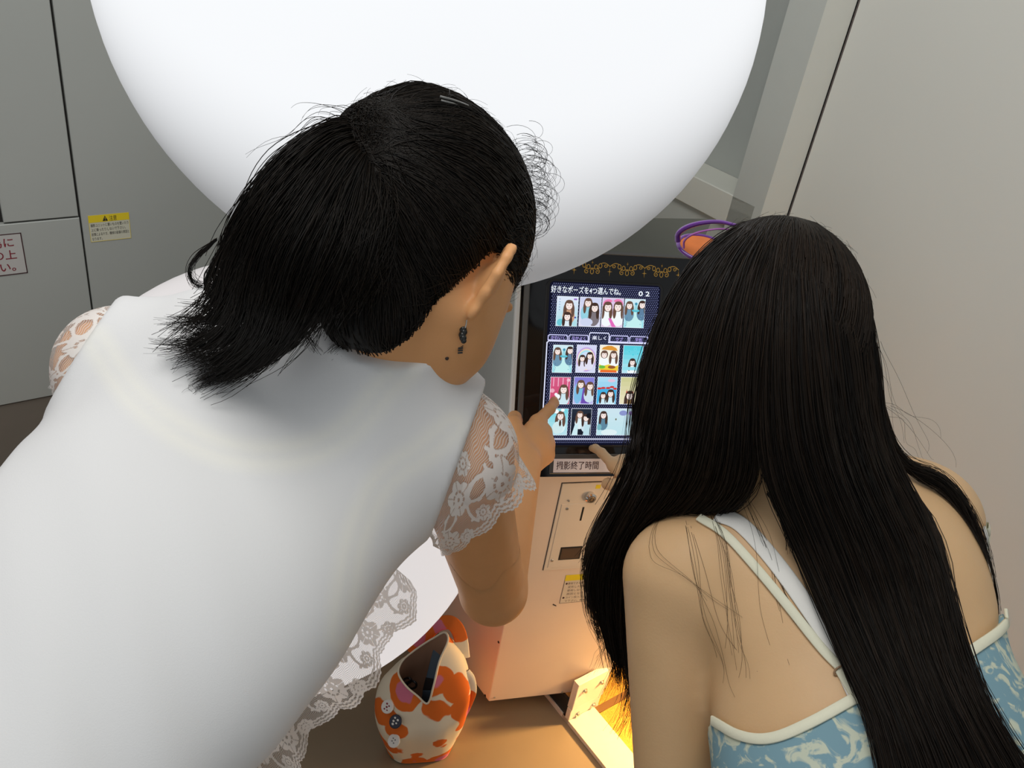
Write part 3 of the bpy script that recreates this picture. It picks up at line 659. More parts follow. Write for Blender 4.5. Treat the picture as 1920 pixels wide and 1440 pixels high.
def surface_nets(f, lo, hi, h, B=8):
    lo = np.asarray(lo, float); n = np.ceil((np.asarray(hi) - lo) / h / B).astype(int)
    cc = np.stack(np.meshgrid(*[np.arange(k) for k in n], indexing='ij'), -1).reshape(-1, 3)
    d = f((lo + (cc + 0.5) * B * h - 0.5 * h).astype(np.float32))
    act = np.abs(d) < B * h * 0.87 * 1.6 + 0.012
    D = np.repeat(np.repeat(np.repeat(d.reshape(n).astype(np.float32), B, 0), B, 1), B, 2)
    off = np.stack(np.meshgrid(*[np.arange(B)] * 3, indexing='ij'), -1).reshape(-1, 3)
    ca_ = cc[act]
    for s in range(0, len(ca_), 800):
        idx = (ca_[s:s + 800, None, :] * B + off[None]).reshape(-1, 3)
        D[idx[:, 0], idx[:, 1], idx[:, 2]] = f((lo + idx * h).astype(np.float32))
    S = D < 0
    nx, ny, nz = S.shape
    cnt = np.zeros((nx - 1, ny - 1, nz - 1), np.int8)
    for i in (0, 1):
        for j in (0, 1):
            for k in (0, 1): cnt += S[i:nx - 1 + i, j:ny - 1 + j, k:nz - 1 + k]
    cells = np.argwhere((cnt > 0) & (cnt < 8))
    ids = np.full(cnt.shape, -1, np.int32); ids[tuple(cells.T)] = np.arange(len(cells))
    cor = np.array([(i, j, k) for i in (0, 1) for j in (0, 1) for k in (0, 1)])
    val = np.stack([D[tuple((cells + c).T)] for c in cor], 1)
    acc = np.zeros((len(cells), 3)); num = np.zeros(len(cells))
    for a in range(8):
        for b in range(a + 1, 8):
            if np.abs(cor[a] - cor[b]).sum() != 1: continue
            m = (val[:, a] < 0) != (val[:, b] < 0)
            t = val[m, a] / (val[m, a] - val[m, b])
            acc[m] += cor[a] + t[:, None] * (cor[b] - cor[a]); num[m] += 1
    v = lo + (cells + acc / num[:, None]) * h
    quads = []
    for ax in range(3):
        o1, o2 = [(1, 2), (2, 0), (0, 1)][ax]
        sl = [slice(0, -1)] * 3
        s0 = S[tuple(slice(None, -1) if i == ax else slice(None) for i in range(3))]
        s1 = S[tuple(slice(1, None) if i == ax else slice(None) for i in range(3))]
        e = np.argwhere(s0 != s1)
        e = e[(e[:, o1] > 0) & (e[:, o2] > 0) & (e[:, o1] < S.shape[o1] - 1) & (e[:, o2] < S.shape[o2] - 1)]
        ins = S[tuple(e.T)]
        u = np.zeros(3, int); u[o1] = 1; w_ = np.zeros(3, int); w_[o2] = 1
        q = np.stack([ids[tuple((e - u - w_).T)], ids[tuple((e - w_).T)], ids[tuple(e.T)], ids[tuple((e - u).T)]], 1)
        q = np.where(ins[:, None], q, q[:, ::-1])
        quads.append(q)
    q = np.concatenate(quads); q = q[(q >= 0).all(1)]
    return v, q
def march(f, px, py, t0=0.3, t1=3.0):
    """depth z along the pixel rays where they first meet the surface (nan: none)"""
    px = np.atleast_1d(np.asarray(px, float)); py = np.atleast_1d(np.asarray(py, float))
    d = np.stack([(px - 960) / FPX, (py - 720) / FPX, np.ones_like(px)], 1) @ M3.T
    l = np.linalg.norm(d, axis=1); z = np.full(len(px), t0)
    for _ in range(110):
        s = f((CAM + z[:, None] * d).astype(np.float32))
        z = z + np.maximum(s, -0.02) * 0.75 / l
    s = f((CAM + z[:, None] * d).astype(np.float32))
    z[(np.abs(s) > 0.004) | (z > t1)] = np.nan
    return z
def grad(f, p, e=0.002):
    p = np.asarray(p, np.float32); g = np.zeros_like(p)
    for k in range(3):
        o = np.zeros(3, np.float32); o[k] = e; g[:, k] = (f(p + o) - f(p - o)) / (2 * e)
    return g / np.maximum(np.linalg.norm(g, axis=1, keepdims=True), 1e-6)
def project(f, p, off=0.0, it=4):
    p = np.asarray(p, np.float32)
    for _ in range(it): p = p - (f(p) - off)[:, None] * grad(f, p)
    return p
def merge(parts):
    v, q, n = [], [], 0
    for a, b in parts: v.append(a); q.append(b + n); n += len(a)
    return np.concatenate(v), np.concatenate(q)
def sculpt(f, lo, hi, h, fine=()):
    """coarse grid plus finer boxes (lo, hi, h); the pieces meet on the same surface"""
    v, q = surface_nets(f, lo, hi, h)
    parts = []
    if fine:
        c = v[q].mean(1); keep = np.ones(len(q), bool)
        for l, u, _ in fine: keep &= ~((c > np.asarray(l) + h * 0.3) & (c < np.asarray(u) - h * 0.3)).all(1)
        q = q[keep]
    parts.append((v, q))
    for l, u, hh in fine: parts.append(surface_nets(f, l, u, hh))
    v, q = merge(parts)
    used = np.zeros(len(v), bool); used[q.ravel()] = True
    idx = np.cumsum(used) - 1
    return v[used], idx[q]
def pts(*a): return [P(*x) for x in a]

# ------------------------------------------------------------------ anatomy
def head_fn(c, r, f, u, prims):
    """cranium, face, jaw, nose, lips, ears added to prims as (function, blend)"""
    ax = np.stack([r, f, u]); W = lambda x, y, z: np.asarray(c) + x * r + y * f + z * u
    prims += [(lambda p: sd_ell(p, W(0, -0.012, 0.022), ax, (0.074, 0.091, 0.087)), 0.0),
              (lambda p: sd_ell(p, W(0, 0.032, -0.042), ax, (0.063, 0.058, 0.068)), 0.03),
              (lambda p: sd_ell(p, W(0, 0.054, -0.075), ax, (0.034, 0.034, 0.028)), 0.035),
              (lambda p: sd_cap(p, W(0.048, 0.005, -0.058), W(0.020, 0.058, -0.080), 0.016, 0.016), 0.03),
              (lambda p: sd_cap(p, W(-0.048, 0.005, -0.058), W(-0.020, 0.058, -0.080), 0.016, 0.016), 0.03),
              (lambda p: sd_cap(p, W(0, 0.081, -0.012), W(0, 0.088, -0.042), 0.007, 0.009), 0.012),
              (lambda p: sd_ell(p, W(0, 0.083, -0.070), ax, (0.021, 0.008, 0.0065)), 0.006),
              (lambda p: sd_ell(p, W(0, 0.082, -0.078), ax, (0.018, 0.008, 0.0065)), 0.005)]
    for s in (-1, 1):
        prims.append((lambda p, s=s: sd_ell(p, W(s * 0.031, 0.080, -0.018), ax, (0.015, 0.007, 0.007)), 0.006))
    ears = []
    for s in (-1, 1):
        eu = nrm(u - 0.10 * f + 0.26 * s * r); eb = nrm(-0.72 * f + 0.69 * s * r - ((-0.72 * f + 0.69 * s * r) @ eu) * eu); en = np.cross(eu, eb)
        e0 = W(s * 0.069, 0.000, -0.034)
        E_ = lambda a, b, n=0.0, e0=e0, eu=eu, eb=eb, en=en: e0 + a * eu + b * eb + n * en
        eax = np.stack([eu, eb, en])
        ears.append((lambda p, E_=E_, eax=eax: sd_ell(p, E_(0.004, 0.012), eax, (0.026, 0.014, 0.0045)), 0.004))
        ears.append((lambda p, E_=E_, eax=eax: sd_ell(p, E_(0.002, 0.006), eax, (0.018, 0.010, 0.009)), 0.006))
        rim = [E_(0.018, -0.002), E_(0.031, 0.008), E_(0.033, 0.018), E_(0.024, 0.0265), E_(0.008, 0.0275), E_(-0.010, 0.021), E_(-0.024, 0.013)]
        for a, b in zip(rim[:-1], rim[1:]): ears.append((lambda p, a=a, b=b: sd_cap(p, a, b, 0.0046, 0.0046), 0.003))
        ears.append((lambda p, E_=E_, eax=eax: sd_ell(p, E_(-0.027, 0.011), eax, (0.009, 0.008, 0.0045)), 0.004))
    return prims + ears
def hand_fn(Wr, tip, nhint, curl, prims, right=True, spread=1.0, L=0.176):
    """palm, five bent fingers; the index reaches tip"""
    Wr = np.asarray(Wr); d = nrm(np.asarray(tip) - Wr); n = nrm(np.asarray(nhint) - (np.asarray(nhint) @ d) * d)
    s = np.cross(n, d) * (1 if right else -1)
    K = np.linalg.norm(np.asarray(tip) - Wr) / L
    d0 = nrm(d - 0.16 * s)                                   # the wrist-to-knuckle axis; the index lies on the thumb side of it
    s = nrm(s - (s @ d0) * d0)
    W = lambda a, b, c_=0.0: Wr + K * (a * d0 + b * s + c_ * n)
    mcp = [W(0.086, 0.027, 0.002), W(0.089, 0.008, 0.004), W(0.084, -0.010, 0.002), W(0.076, -0.026, -0.002)]
    prims.append((lambda p: sd_flat(p, W(0.0, 0.0), W(0.060, 0.002), 0.027 * K, 0.036 * K, n, 0.50), 0.015))
    for m in mcp: prims.append((lambda p, m=m: sd_cap(p, W(0.03, 0, 0.0) * 0.6 + m * 0.4, m - 0.002 * n, 0.0115 * K, 0.0098 * K), 0.012))
    lens = [(0.043, 0.024, 0.021), (0.047, 0.028, 0.022), (0.043, 0.026, 0.021), (0.034, 0.020, 0.019)]
    for i, m in enumerate(mcp):
        a = 0.0; q = m
        dirn = nrm(np.asarray(tip) - m) if i == 0 else d0
        if i == 0:
            ln = np.linalg.norm(np.asarray(tip) - m); lens0 = [0.49 * ln, 0.28 * ln, 0.235 * ln]
            bow = n * 0.006
            p1 = m + dirn * lens0[0] + bow; p2 = m + dirn * (lens0[0] + lens0[1]) + bow * 0.8; p3 = np.asarray(tip) - dirn * 0.006
            ch = [m, p1, p2, p3]
        else:
            ch = [m]
            for l, b in zip(lens[i], curl[i]):
                a += math.radians(b); q = q + K * l * (math.cos(a) * dirn - math.sin(a) * n); ch.append(q)
        rr = [0.0098, 0.0086, 0.0078, 0.0066]
        if i == 3: rr = [x * 0.87 for x in rr]
        for k in range(3):
            prims.append((lambda p, a=ch[k], b=ch[k + 1], r0=rr[k] * K, r1=rr[k + 1] * K: sd_cap(p, a, b, r0, r1), 0.004 if k else 0.008))
    t0, t1, t2, t3 = W(0.018, 0.024, -0.006), W(0.048, 0.046, -0.016), W(0.076, 0.046, -0.026), W(0.096, 0.034, -0.034)
    for a, b, r0, r1 in ((t0, t1, 0.016, 0.012), (t1, t2, 0.011, 0.0095), (t2, t3, 0.0095, 0.0075)):
        prims.append((lambda p, a=a, b=b, r0=r0 * K, r1=r1 * K: sd_cap(p, a, b, r0, r1), 0.006))
    return prims
def fold(prims):
    def f(p):
        d = None
        for fn, k in prims:
            x = fn(p); d = x if d is None else smin(d, x, k)
        return d
    return f

def hair_mat(name, c1, c2, rough=0.46):
    m = bpy.data.materials.new(name); m.use_nodes = True; nt = m.node_tree; b = nt.nodes['Principled BSDF']
    b.inputs['Roughness'].default_value = rough; b.inputs['Specular IOR Level'].default_value = 0.16
    at = nt.nodes.new('ShaderNodeAttribute'); at.attribute_name = 'tone'
    mx = nt.nodes.new('ShaderNodeMix'); mx.data_type = 'RGBA'
    mx.inputs[6].default_value = tuple(c1) + (1,); mx.inputs[7].default_value = tuple(c2) + (1,)
    nt.links.new(at.outputs['Fac'], mx.inputs[0]); nt.links.new(mx.outputs[2], b.inputs['Base Color'])
    return m
M['hair_a'] = hair_mat('black_hair', (0.004, 0.0035, 0.003), (0.014, 0.010, 0.007))
M['hair_b'] = hair_mat('dark_brown_hair', (0.005, 0.004, 0.0032), (0.022, 0.014, 0.009))
M['hair_base'] = mat('hair_base_mass', (0.004, 0.0035, 0.003), 0.6, spec=0.2)  # plain black mass under the strands
def skin_mat(name, col, sss=0.12):
    m = mat(name, col, 0.48, spec=0.35, noise=0.07, nscale=26, bump=0.08, bscale=420, sss=sss)
    return m
M['skin_a'] = skin_mat('tan_skin', srgb(226, 166, 112))
M['skin_b'] = skin_mat('fair_skin', srgb(210, 172, 128))
def strands(name, paths, r0, r1, m, parent, tone=None, sides=3):
    v, f = tubes(paths, r0, r1, sides)
    o = obj(name, v, f, m, parent, True); o['kind'] = 'stuff'
    N, Mn = paths.shape[:2]
    t = RNG.random(N) if tone is None else tone
    attr(o, 'tone', np.repeat(t, Mn * sides)); return o
def interp_guides(G, s):
    """G (g,M,3) guides, s in [0,g-1] -> strands"""
    k = np.clip(s.astype(int), 0, len(G) - 2); t = (s - k)[:, None, None]
    return G[k] * (1 - t) + G[k + 1] * t
def wob(N, Mn, amp, freq=1.5):
    """slow sideways drift per strand, growing along it"""
    x = np.linspace(0, 1, Mn)[None, :, None]
    ph = RNG.random((N, 1, 3)) * 6.28; fr = freq * (0.5 + RNG.random((N, 1, 3)))
    a = RNG.normal(size=(N, 1, 3)) * amp
    return a * (np.sin(fr * x * 6.28 + ph) - np.sin(ph)) * 0.5 + RNG.normal(size=(N, 1, 3)) * amp * x ** 2
# ------------------------------------------------------------------ shared: lace, ribbons, legs
def grouped(prims, c, R, k):
    f = fold(prims); c = np.asarray(c, np.float32)
    def g(p):
        dd = np.linalg.norm(p - c, axis=1) - R
        out = np.maximum(dd, 0.03).astype(np.float32) + 0.02
        m = dd < 0.03
        if m.any(): out[m] = np.minimum(f(p[m]), out[m] if False else 1e9)
        return out
    return (g, k)
def lace_pattern(u, v, per, off=0.0):
    """u along the band, v across it (0 at the seam, 1 at the scalloped edge), both in metres-like units scaled so that the band is 1 wide.
    returns solid 0..1 (0 = open net) and inside mask"""
    uu = u + off
    edge = 1.0 - 0.085 * (1 - np.abs(np.sin(np.pi * uu / per * 2))) - 0.012 * (np.sin(uu / per * 2 * np.pi * 11) > 0)
    inside = v < edge
    sol = np.zeros_like(u)
    dist = edge - v
    for k in (0.0, 0.055, 0.115): sol = np.maximum(sol, 1.0 * (np.abs(dist - k - 0.015) < 0.016))
    sol = np.maximum(sol, 0.55 * ((dist < 0.15) & (np.sin(uu / per * 2 * np.pi * 18) > 0.1)))
    sol = np.maximum(sol, 1.0 * (np.abs(v - 0.02) < 0.025))
    def flower(cu, cv, R):
        du = (uu - cu + per / 2) % per - per / 2; dv = v - cv
        r = np.hypot(du, dv); th = np.arctan2(dv, du)
        pet = R * (0.76 + 0.24 * np.abs(np.cos(3 * th)))
        s = (r < pet).astype(float)
        s -= 0.65 * (np.abs(r - 0.42 * R) < 0.045 * R * 1.4) * (np.sin(9 * th) > -0.6)
        s -= 0.5 * ((np.abs(np.sin(3 * th + 0.2)) < 0.10) & (r > 0.5 * R) & (r < pet))
        s -= 0.8 * (r < 0.1 * R)
        return np.clip(s, 0, 1)
    f1 = flower(0.30 * per, 0.60, 0.24); f2 = flower(0.80 * per, 0.30, 0.20); f3 = flower(0.02 * per, 0.80, 0.13)
    for f_ in (f1, f2, f3, flower(0.52 * per, 0.14, 0.12), flower(0.66 * per, 0.72, 0.12)): sol = np.maximum(sol, f_)
    for (cu, cv, R, w_, a0, a1) in ((0.55, 0.62, 0.27, 0.022, -2.6, 0.6), (0.55, 0.30, 0.22, 0.020, 0.4, 3.0), (0.05, 0.50, 0.24, 0.020, -1.8, 1.4), (0.05, 0.22, 0.2, 0.020, 0.2, 2.9)):
        du = (uu - cu * per + per / 2) % per - per / 2; dv = v - cv; r = np.hypot(du, dv); th = np.arctan2(dv, du)
        sol = np.maximum(sol, 1.0 * ((np.abs(r - R) < w_) & (th > a0) & (th < a1)))
        for k in range(4):
            t = a0 + (a1 - a0) * (k + 0.5) / 4; lu, lv = R * math.cos(t) * 1.05, R * math.sin(t) * 1.05
            sol = np.maximum(sol, 1.0 * (np.hypot((du - lu) * 1.0, (dv - lv) * 1.5) < 0.040))
    return sol, inside
def lace_material(back_light):
    m = bpy.data.materials.new('white_lace'); m.use_nodes = True; nt = m.node_tree; nt.nodes.clear()
    N = nt.nodes.new; L = nt.links.new
    out = N('ShaderNodeOutputMaterial'); df = N('ShaderNodeBsdfDiffuse'); tl = N('ShaderNodeBsdfTranslucent'); tp_ = N('ShaderNodeBsdfTransparent'); m1 = N('ShaderNodeMixShader'); m2 = N('ShaderNodeMixShader')
    for q in (df, tl): q.inputs['Color'].default_value = srgb(250, 248, 244) + (1,)
    m1.inputs[0].default_value = back_light; L(df.outputs[0], m1.inputs[1]); L(tl.outputs[0], m1.inputs[2])
    a = N('ShaderNodeAttribute'); a.attribute_name = 'solid'; c = N('ShaderNodeAttribute'); c.attribute_name = 'netline'
    s = N('ShaderNodeMath'); s.operation = 'SINE'; L(c.outputs['Fac'], s.inputs[0])
    r = N('ShaderNodeMapRange'); r.inputs['From Min'].default_value = -0.6; r.inputs['From Max'].default_value = 0.9
    r.inputs['To Min'].default_value = 0.14; r.inputs['To Max'].default_value = 0.62; L(s.outputs[0], r.inputs[0])
    x = N('ShaderNodeMath'); x.operation = 'MAXIMUM'; L(a.outputs['Fac'], x.inputs[0]); L(r.outputs[0], x.inputs[1])
    bp = N('ShaderNodeBump'); bp.inputs['Strength'].default_value = 0.6; bp.inputs['Distance'].default_value = 0.0012
    L(a.outputs['Fac'], bp.inputs['Height']); L(bp.outputs['Normal'], df.inputs['Normal'])
    L(x.outputs[0], m2.inputs[0]); L(tp_.outputs[0], m2.inputs[1]); L(m1.outputs[0], m2.inputs[2]); L(m2.outputs[0], out.inputs[0])
    return m
M['lace'] = lace_material(0.22); M['lace_hem'] = lace_material(0.62)
def lace_sheet(name, surf, nu, nv, ulen, parent, per=0.9, off=0.0, m='lace'):
    """surf (nu,nv,3) world points, v from the seam to the scalloped edge; ulen = band length / band width"""
    U, V = np.meshgrid(np.linspace(0, ulen, nu), np.linspace(0, 1, nv), indexing='ij')
    sol, ins = lace_pattern(U, V, per, off)
    v = surf.reshape(-1, 3); q = grid_faces(nu, nv); ok = ins.ravel()
    q = q[ok[q].all(1)]
    used = np.zeros(len(v), bool); used[q.ravel()] = True; idx = np.cumsum(used) - 1
    lift = np.zeros_like(v)
    o = obj(name, v[used] + lift[used], idx[q], M[m], parent, True)
    net = (V * 300 + 1.6 * np.sin(U * 42 + 3 * np.sin(V * 17)) + 1.0 * np.sin(V * 30 + U * 13)).ravel()
    attr(o, 'solid', sol.ravel()[used]); attr(o, 'netline', net[used]); return o
def ribbon(name, f, pix, width, off, m, parent, thick=0.0012, n=60, z=None, edge=False):
    """a flat band lying on the surface f along pixel way-points"""
    pp = catmull(np.array([q[:2] for q in pix]), n)
    zz = march(f, pp[:, 0], pp[:, 1]) if z is None else np.interp(np.linspace(0, 1, n), np.linspace(0, 1, len(z)), z)
    ok = ~np.isnan(zz); zz = np.interp(np.arange(n), np.arange(n)[ok], zz[ok])
    c = np.array([P(x, y, q) for (x, y), q in zip(pp, zz)])
    if z is None: c = project(f, c, 0.0)
    c = np.asarray(c, float)
    t = np.gradient(c, axis=0); t /= np.linalg.norm(t, axis=1, keepdims=True)
    nn = np.asarray(grad(f, c), float) if z is None else np.repeat((CAM - c.mean(0))[None], n, 0); nn = nn - (nn * t).sum(1, keepdims=True) * t; nn /= np.linalg.norm(nn, axis=1, keepdims=True)
    for _ in range(6): nn[1:-1] = (nn[:-2] + nn[1:-1] + nn[2:]) / 3; nn /= np.linalg.norm(nn, axis=1, keepdims=True)
    s = np.cross(nn, t)
    prof = [(-0.5, off), (-0.5, off + thick), (-0.42, off + thick * 1.5), (0.42, off + thick * 1.5), (0.5, off + thick), (0.5, off)]
    v = np.stack([c + a * width * s + h * nn for a, h in prof], 1)
    if z is None:                                             # the band bends with the body across its width too
        flat = v.reshape(-1, 3); want = np.tile([h for _, h in prof], n)
        flat = flat - ((f(flat.astype(np.float32)) - want)[:, None] * np.asarray(grad(f, flat), float)); v = flat.reshape(v.shape)
    return obj(name, v.reshape(-1, 3), grid_faces(n, len(prof), True), m, parent, True)

# ------------------------------------------------------------------ the woman in the white top
pa = thing('person', floor_pt(200, 1900) if False else (-0.33, 0.30, 0.0), 'woman in a white top with lace sleeves, black ponytail, bending to point at the screen', 'person')
HC = P(826, 455, 0.78); hf = camv(0.43, 0.40, 0.81); hu = camv(0.28, -0.95, 0.12); hf = nrm(hf); hu = nrm(hu - (hu @ hf) * hf); hr = np.cross(hf, hu)
HA = lambda x, y, z: HC + x * hr + y * hf + z * hu
C1, C2, C3 = P(560, 780, 0.865), P(285, 1120, 0.735), P(-150, 1640, 0.62)
SR, SL = P(858, 850, 0.875), P(225, 690, 0.83)
spine = nrm(C1 - C3); shl = nrm(SR - SL); nb = np.cross(shl, spine); nb = nb if nb @ (CAM - C1) > 0 else -nb; nb = nrm(nb)
EL, WR, TIP = P(925, 1108, 1.085), P(982, 868, 1.285), None
TIP = hit(FM.at(0, 0, 0.0035), FM.n, 1041, 748)
ELL, WRL = P(170, 900, 0.93), P(60, 1120, 0.99)
neck0 = P(690, 720, 0.83); neck1 = HA(0, -0.035, -0.055)
headp = head_fn(HC, hr, hf, hu, [])
handp = hand_fn(WR, TIP, camv(0.80, -0.22, -0.55), [None, (62, 80, 48), (68, 82, 50), (72, 82, 50)], [])
handl = hand_fn(WRL, WRL + 0.17 * nrm(P(20, 1230, 1.02) - WRL), camv(0, -0.4, -0.8), [None, (20, 25, 15), (20, 25, 15), (24, 25, 15)], [], right=False)
hipc = C3
hipR, hipL = C3 + 0.085 * shl - 0.03 * nb, C3 - 0.085 * shl - 0.03 * nb
def leg_pts(hip, dx, dy): return [hip, np.array([hip[0] + dx, hip[1] + 0.10 + dy, 0.47]), np.array([hip[0] + dx * 1.2, hip[1] - 0.02 + dy, 0.085])]
lr, ll = leg_pts(hipR, 0.02, 0.0), leg_pts(hipL, -0.03, -0.02)
def torso_prims(g=0.0):
    return [(lambda p: sd_flat(p, C1, C2, 0.142 + g, 0.125 + g, nb, 0.62), 0.0),
            (lambda p: sd_flat(p, C2, C3, 0.122 + g, 0.135 + g, nb, 0.60), 0.05),
            (lambda p: sd_cap(p, SL, 0.5 * (SL + C1) - 0.0 * nb, 0.052 + g, 0.085 + g), 0.05),
            (lambda p: sd_cap(p, SR, 0.5 * (SR + C1) - 0.0 * nb, 0.052 + g, 0.085 + g), 0.05),
            (lambda p: sd_cap(p, neck0, 0.5 * (neck0 + SR) + 0.01 * nb, 0.045 + g, 0.045 + g), 0.05),
            (lambda p: sd_cap(p, neck0, 0.5 * (neck0 + SL) + 0.01 * nb, 0.045 + g, 0.045 + g), 0.05)]
legs = []
for a in (lr, ll):
    legs += [(lambda p, a=a: sd_cap(p, a[0], a[1], 0.070, 0.054), 0.03), (lambda p, a=a: sd_cap(p, a[1], a[2], 0.054, 0.036), 0.02),
             (lambda p, a=a: sd_cap(p, a[2] + np.array([0, -0.03, -0.05]), a[2] + np.array([0, 0.12, -0.058]), 0.034, 0.026), 0.02)]
bodyA = fold(torso_prims() + [
    (lambda p: sd_cap(p, neck0, neck1, 0.054, 0.050), 0.05),
    (lambda p: sd_cap(p, SR, EL, 0.050, 0.041), 0.03), (lambda p: sd_cap(p, EL, WR, 0.041, 0.027), 0.012),
    (lambda p: sd_cap(p, SL, ELL, 0.048, 0.040), 0.03), (lambda p: sd_cap(p, ELL, WRL, 0.039, 0.027), 0.012),
    grouped(headp, HC, 0.16, 0.03), grouped(handp, 0.5 * (WR + TIP), 0.15, 0.015), grouped(handl, WRL + 0.08 * nrm(P(20, 1230, 1.02) - WRL), 0.15, 0.015)] + legs)
allp = np.array([HC, C1, C2, C3, SR, SL, EL, WR, TIP, ELL, WRL, lr[1], lr[2], ll[1], ll[2]])
lo, hi = allp.min(0) - 0.2, allp.max(0) + 0.2; lo[2] = -0.02
arm_lo, arm_hi = np.minimum(np.minimum(EL, WR), TIP) - 0.065, np.maximum(np.maximum(EL, WR), TIP) + 0.065
v, q = sculpt(bodyA, lo, hi, 0.0065, fine=[(HC - 0.155, HC + 0.155, 0.0030), (arm_lo, arm_hi, 0.0026)])
obj('body', v, q, M['skin_a'], pa, True)

# white top: one thick shell over the torso, cut at the neck and the arm holes
M['shirt'] = bpy.data.materials.new('white_jersey'); M['shirt'].use_nodes = True
nt = M['shirt'].node_tree; b = nt.nodes['Principled BSDF']; b.inputs['Roughness'].default_value = 0.85; b.inputs['Specular IOR Level'].default_value = 0.15
at = nt.nodes.new('ShaderNodeAttribute'); at.attribute_name = 'underlayer'
mx = nt.nodes.new('ShaderNodeMix'); mx.data_type = 'RGBA'; mx.inputs[6].default_value = srgb(230, 230, 230) + (1,); mx.inputs[7].default_value = srgb(238, 237, 231) + (1,)
nt.links.new(at.outputs['Fac'], mx.inputs[0]); nt.links.new(mx.outputs[2], b.inputs['Base Color'])
tcn = nt.nodes.new('ShaderNodeTexCoord'); nz = nt.nodes.new('ShaderNodeTexNoise'); nz.inputs['Scale'].default_value = 900; bp = nt.nodes.new('ShaderNodeBump'); bp.inputs['Strength'].default_value = 0.12; bp.inputs['Distance'].default_value = 0.001
nt.links.new(tcn.outputs['Object'], nz.inputs['Vector']); nt.links.new(nz.outputs['Fac'], bp.inputs['Height']); nt.links.new(bp.outputs['Normal'], b.inputs['Normal'])
D1, D2, D3 = P(580, 800, 0.865), P(296, 1088, 0.745), P(-150, 1560, 0.62)
shirt_body = fold([
    (lambda p: sd_flat(p, D1, D2, 0.160, 0.156, nb, 0.68), 0.0),
    (lambda p: sd_flat(p, D2, D3, 0.156, 0.168, nb, 0.74), 0.06),
    (lambda p: sd_cap(p, SL, 0.5 * (SL + C1) + 0.008 * nb, 0.064, 0.096), 0.06),
    (lambda p: sd_cap(p, SR, 0.5 * (SR + C1) + 0.008 * nb, 0.062, 0.094), 0.06),
    (lambda p: sd_cap(p, SR, SR + 0.35 * (EL - SR), 0.062, 0.06), 0.03),
    (lambda p: sd_cap(p, SL, SL + 0.35 * (ELL - SL), 0.062, 0.06), 0.03),
    (lambda p: sd_cap(p, neck0, 0.5 * (neck0 + SR) + 0.01 * nb, 0.055, 0.054), 0.06),
    (lambda p: sd_cap(p, neck0, 0.5 * (neck0 + SL) + 0.01 * nb, 0.055, 0.054), 0.06),
    (lambda p: sd_cap(p, neck0, neck1, 0.060, 0.058), 0.05)])
nd = nrm(neck1 - neck0); NC = P(800, 672, 0.80) + 0.032 * nd
adR, adL = nrm(EL - SR), nrm(ELL - SL)
def plane3(a, b_, c_, out):
    n_ = nrm(np.cross(b_ - a, c_ - a)); return n_ if n_ @ out > 0 else -n_
RC = P(905, 735, 0.87); seamR = plane3(RC, P(803, 1016, 0.87), P(850, 878, 1.0), SR - C1)
LC = P(212, 566, 0.80); seamL = plane3(LC, P(104, 742, 0.80), P(172, 668, 0.95), SL - C1)
hem = C3 - 0.10 * spine
def shirtA(p):
    d = shirt_body(p)
    fold_ = 0.0016 * np.sin(((p - C2) @ spine.astype(np.float32)) * 60 + 8 * np.sin(((p - C2) @ shl.astype(np.float32)) * 9)) * np.clip(((p - C2) @ (-spine).astype(np.float32)) * 4 + 0.4, 0, 1)
    d = d + fold_
    for c, n_, near in ((NC, nd, None), (RC, seamR, SR), (LC, seamL, SL), (hem, -spine, None)):
        k_ = (p - c.astype(np.float32)) @ n_.astype(np.float32)
        if near is not None: k_ = np.minimum(k_, 0.21 - np.linalg.norm(p - near.astype(np.float32), axis=1))
        d = smax(d, k_, 0.004)
    return d
v, q = surface_nets(shirtA, np.minimum(lo, D3 - 0.25) + [0, 0, 0.45], np.maximum(hi, 0), 0.0050)
so = obj('white_top', v, q, M['shirt'], pa, True)
so['label'] = 'plain white jersey top with lace trims'
# ---- keep sheets and strands outside a body
def keep_out(f, pp, off):
    sh = pp.shape; fl = pp.reshape(-1, 3).astype(np.float32); d = f(fl); m_ = d < off
    if m_.any():
        fl[m_] = fl[m_] + (off - d[m_])[:, None] * grad(f, fl[m_])
    return fl.reshape(sh).astype(float)
# faint edge of the under-layer showing through the jersey
def under(v):
    x = (v - CAM) @ M3; px = np.stack([960 + FPX * x[:, 0] / x[:, 2], 720 + FPX * x[:, 1] / x[:, 2]], 1)
    best = np.full(len(v), 1e9)
    for line in (((180, 640), (250, 740), (340, 810), (440, 850), (560, 850), (650, 810), (720, 730), (760, 690)),
                 ((850, 800), (790, 850), (720, 900), (670, 1000), (650, 1100), (640, 1190))):
        c = catmull(np.array(line, float), 60)
        for i in range(0, len(v), 40000):
            d = np.min(np.linalg.norm(px[i:i + 40000, None, :] - c[None], axis=2), 1)
            best[i:i + 40000] = np.minimum(best[i:i + 40000], d)
    near = ((v - C2) @ nb) > 0
    return np.where(near, np.clip(1 - np.abs(best - 16) / 26, 0, 1), 0)
attr(so, 'underlayer', under(v))

def tuck(s_, w_=0.25):
    n_, m_ = s_.shape[:2]; fl = s_.reshape(-1, 3).astype(np.float32); vv_ = np.tile(np.linspace(0, 1, m_), n_)
    k_ = np.clip((w_ - vv_) / (w_ - 0.10), 0, 1)
    for _ in range(3): fl = fl - (k_ * np.maximum(shirt_body(fl) + 0.003, 0))[:, None] * grad(shirt_body, fl)
    return fl.reshape(s_.shape).astype(float)
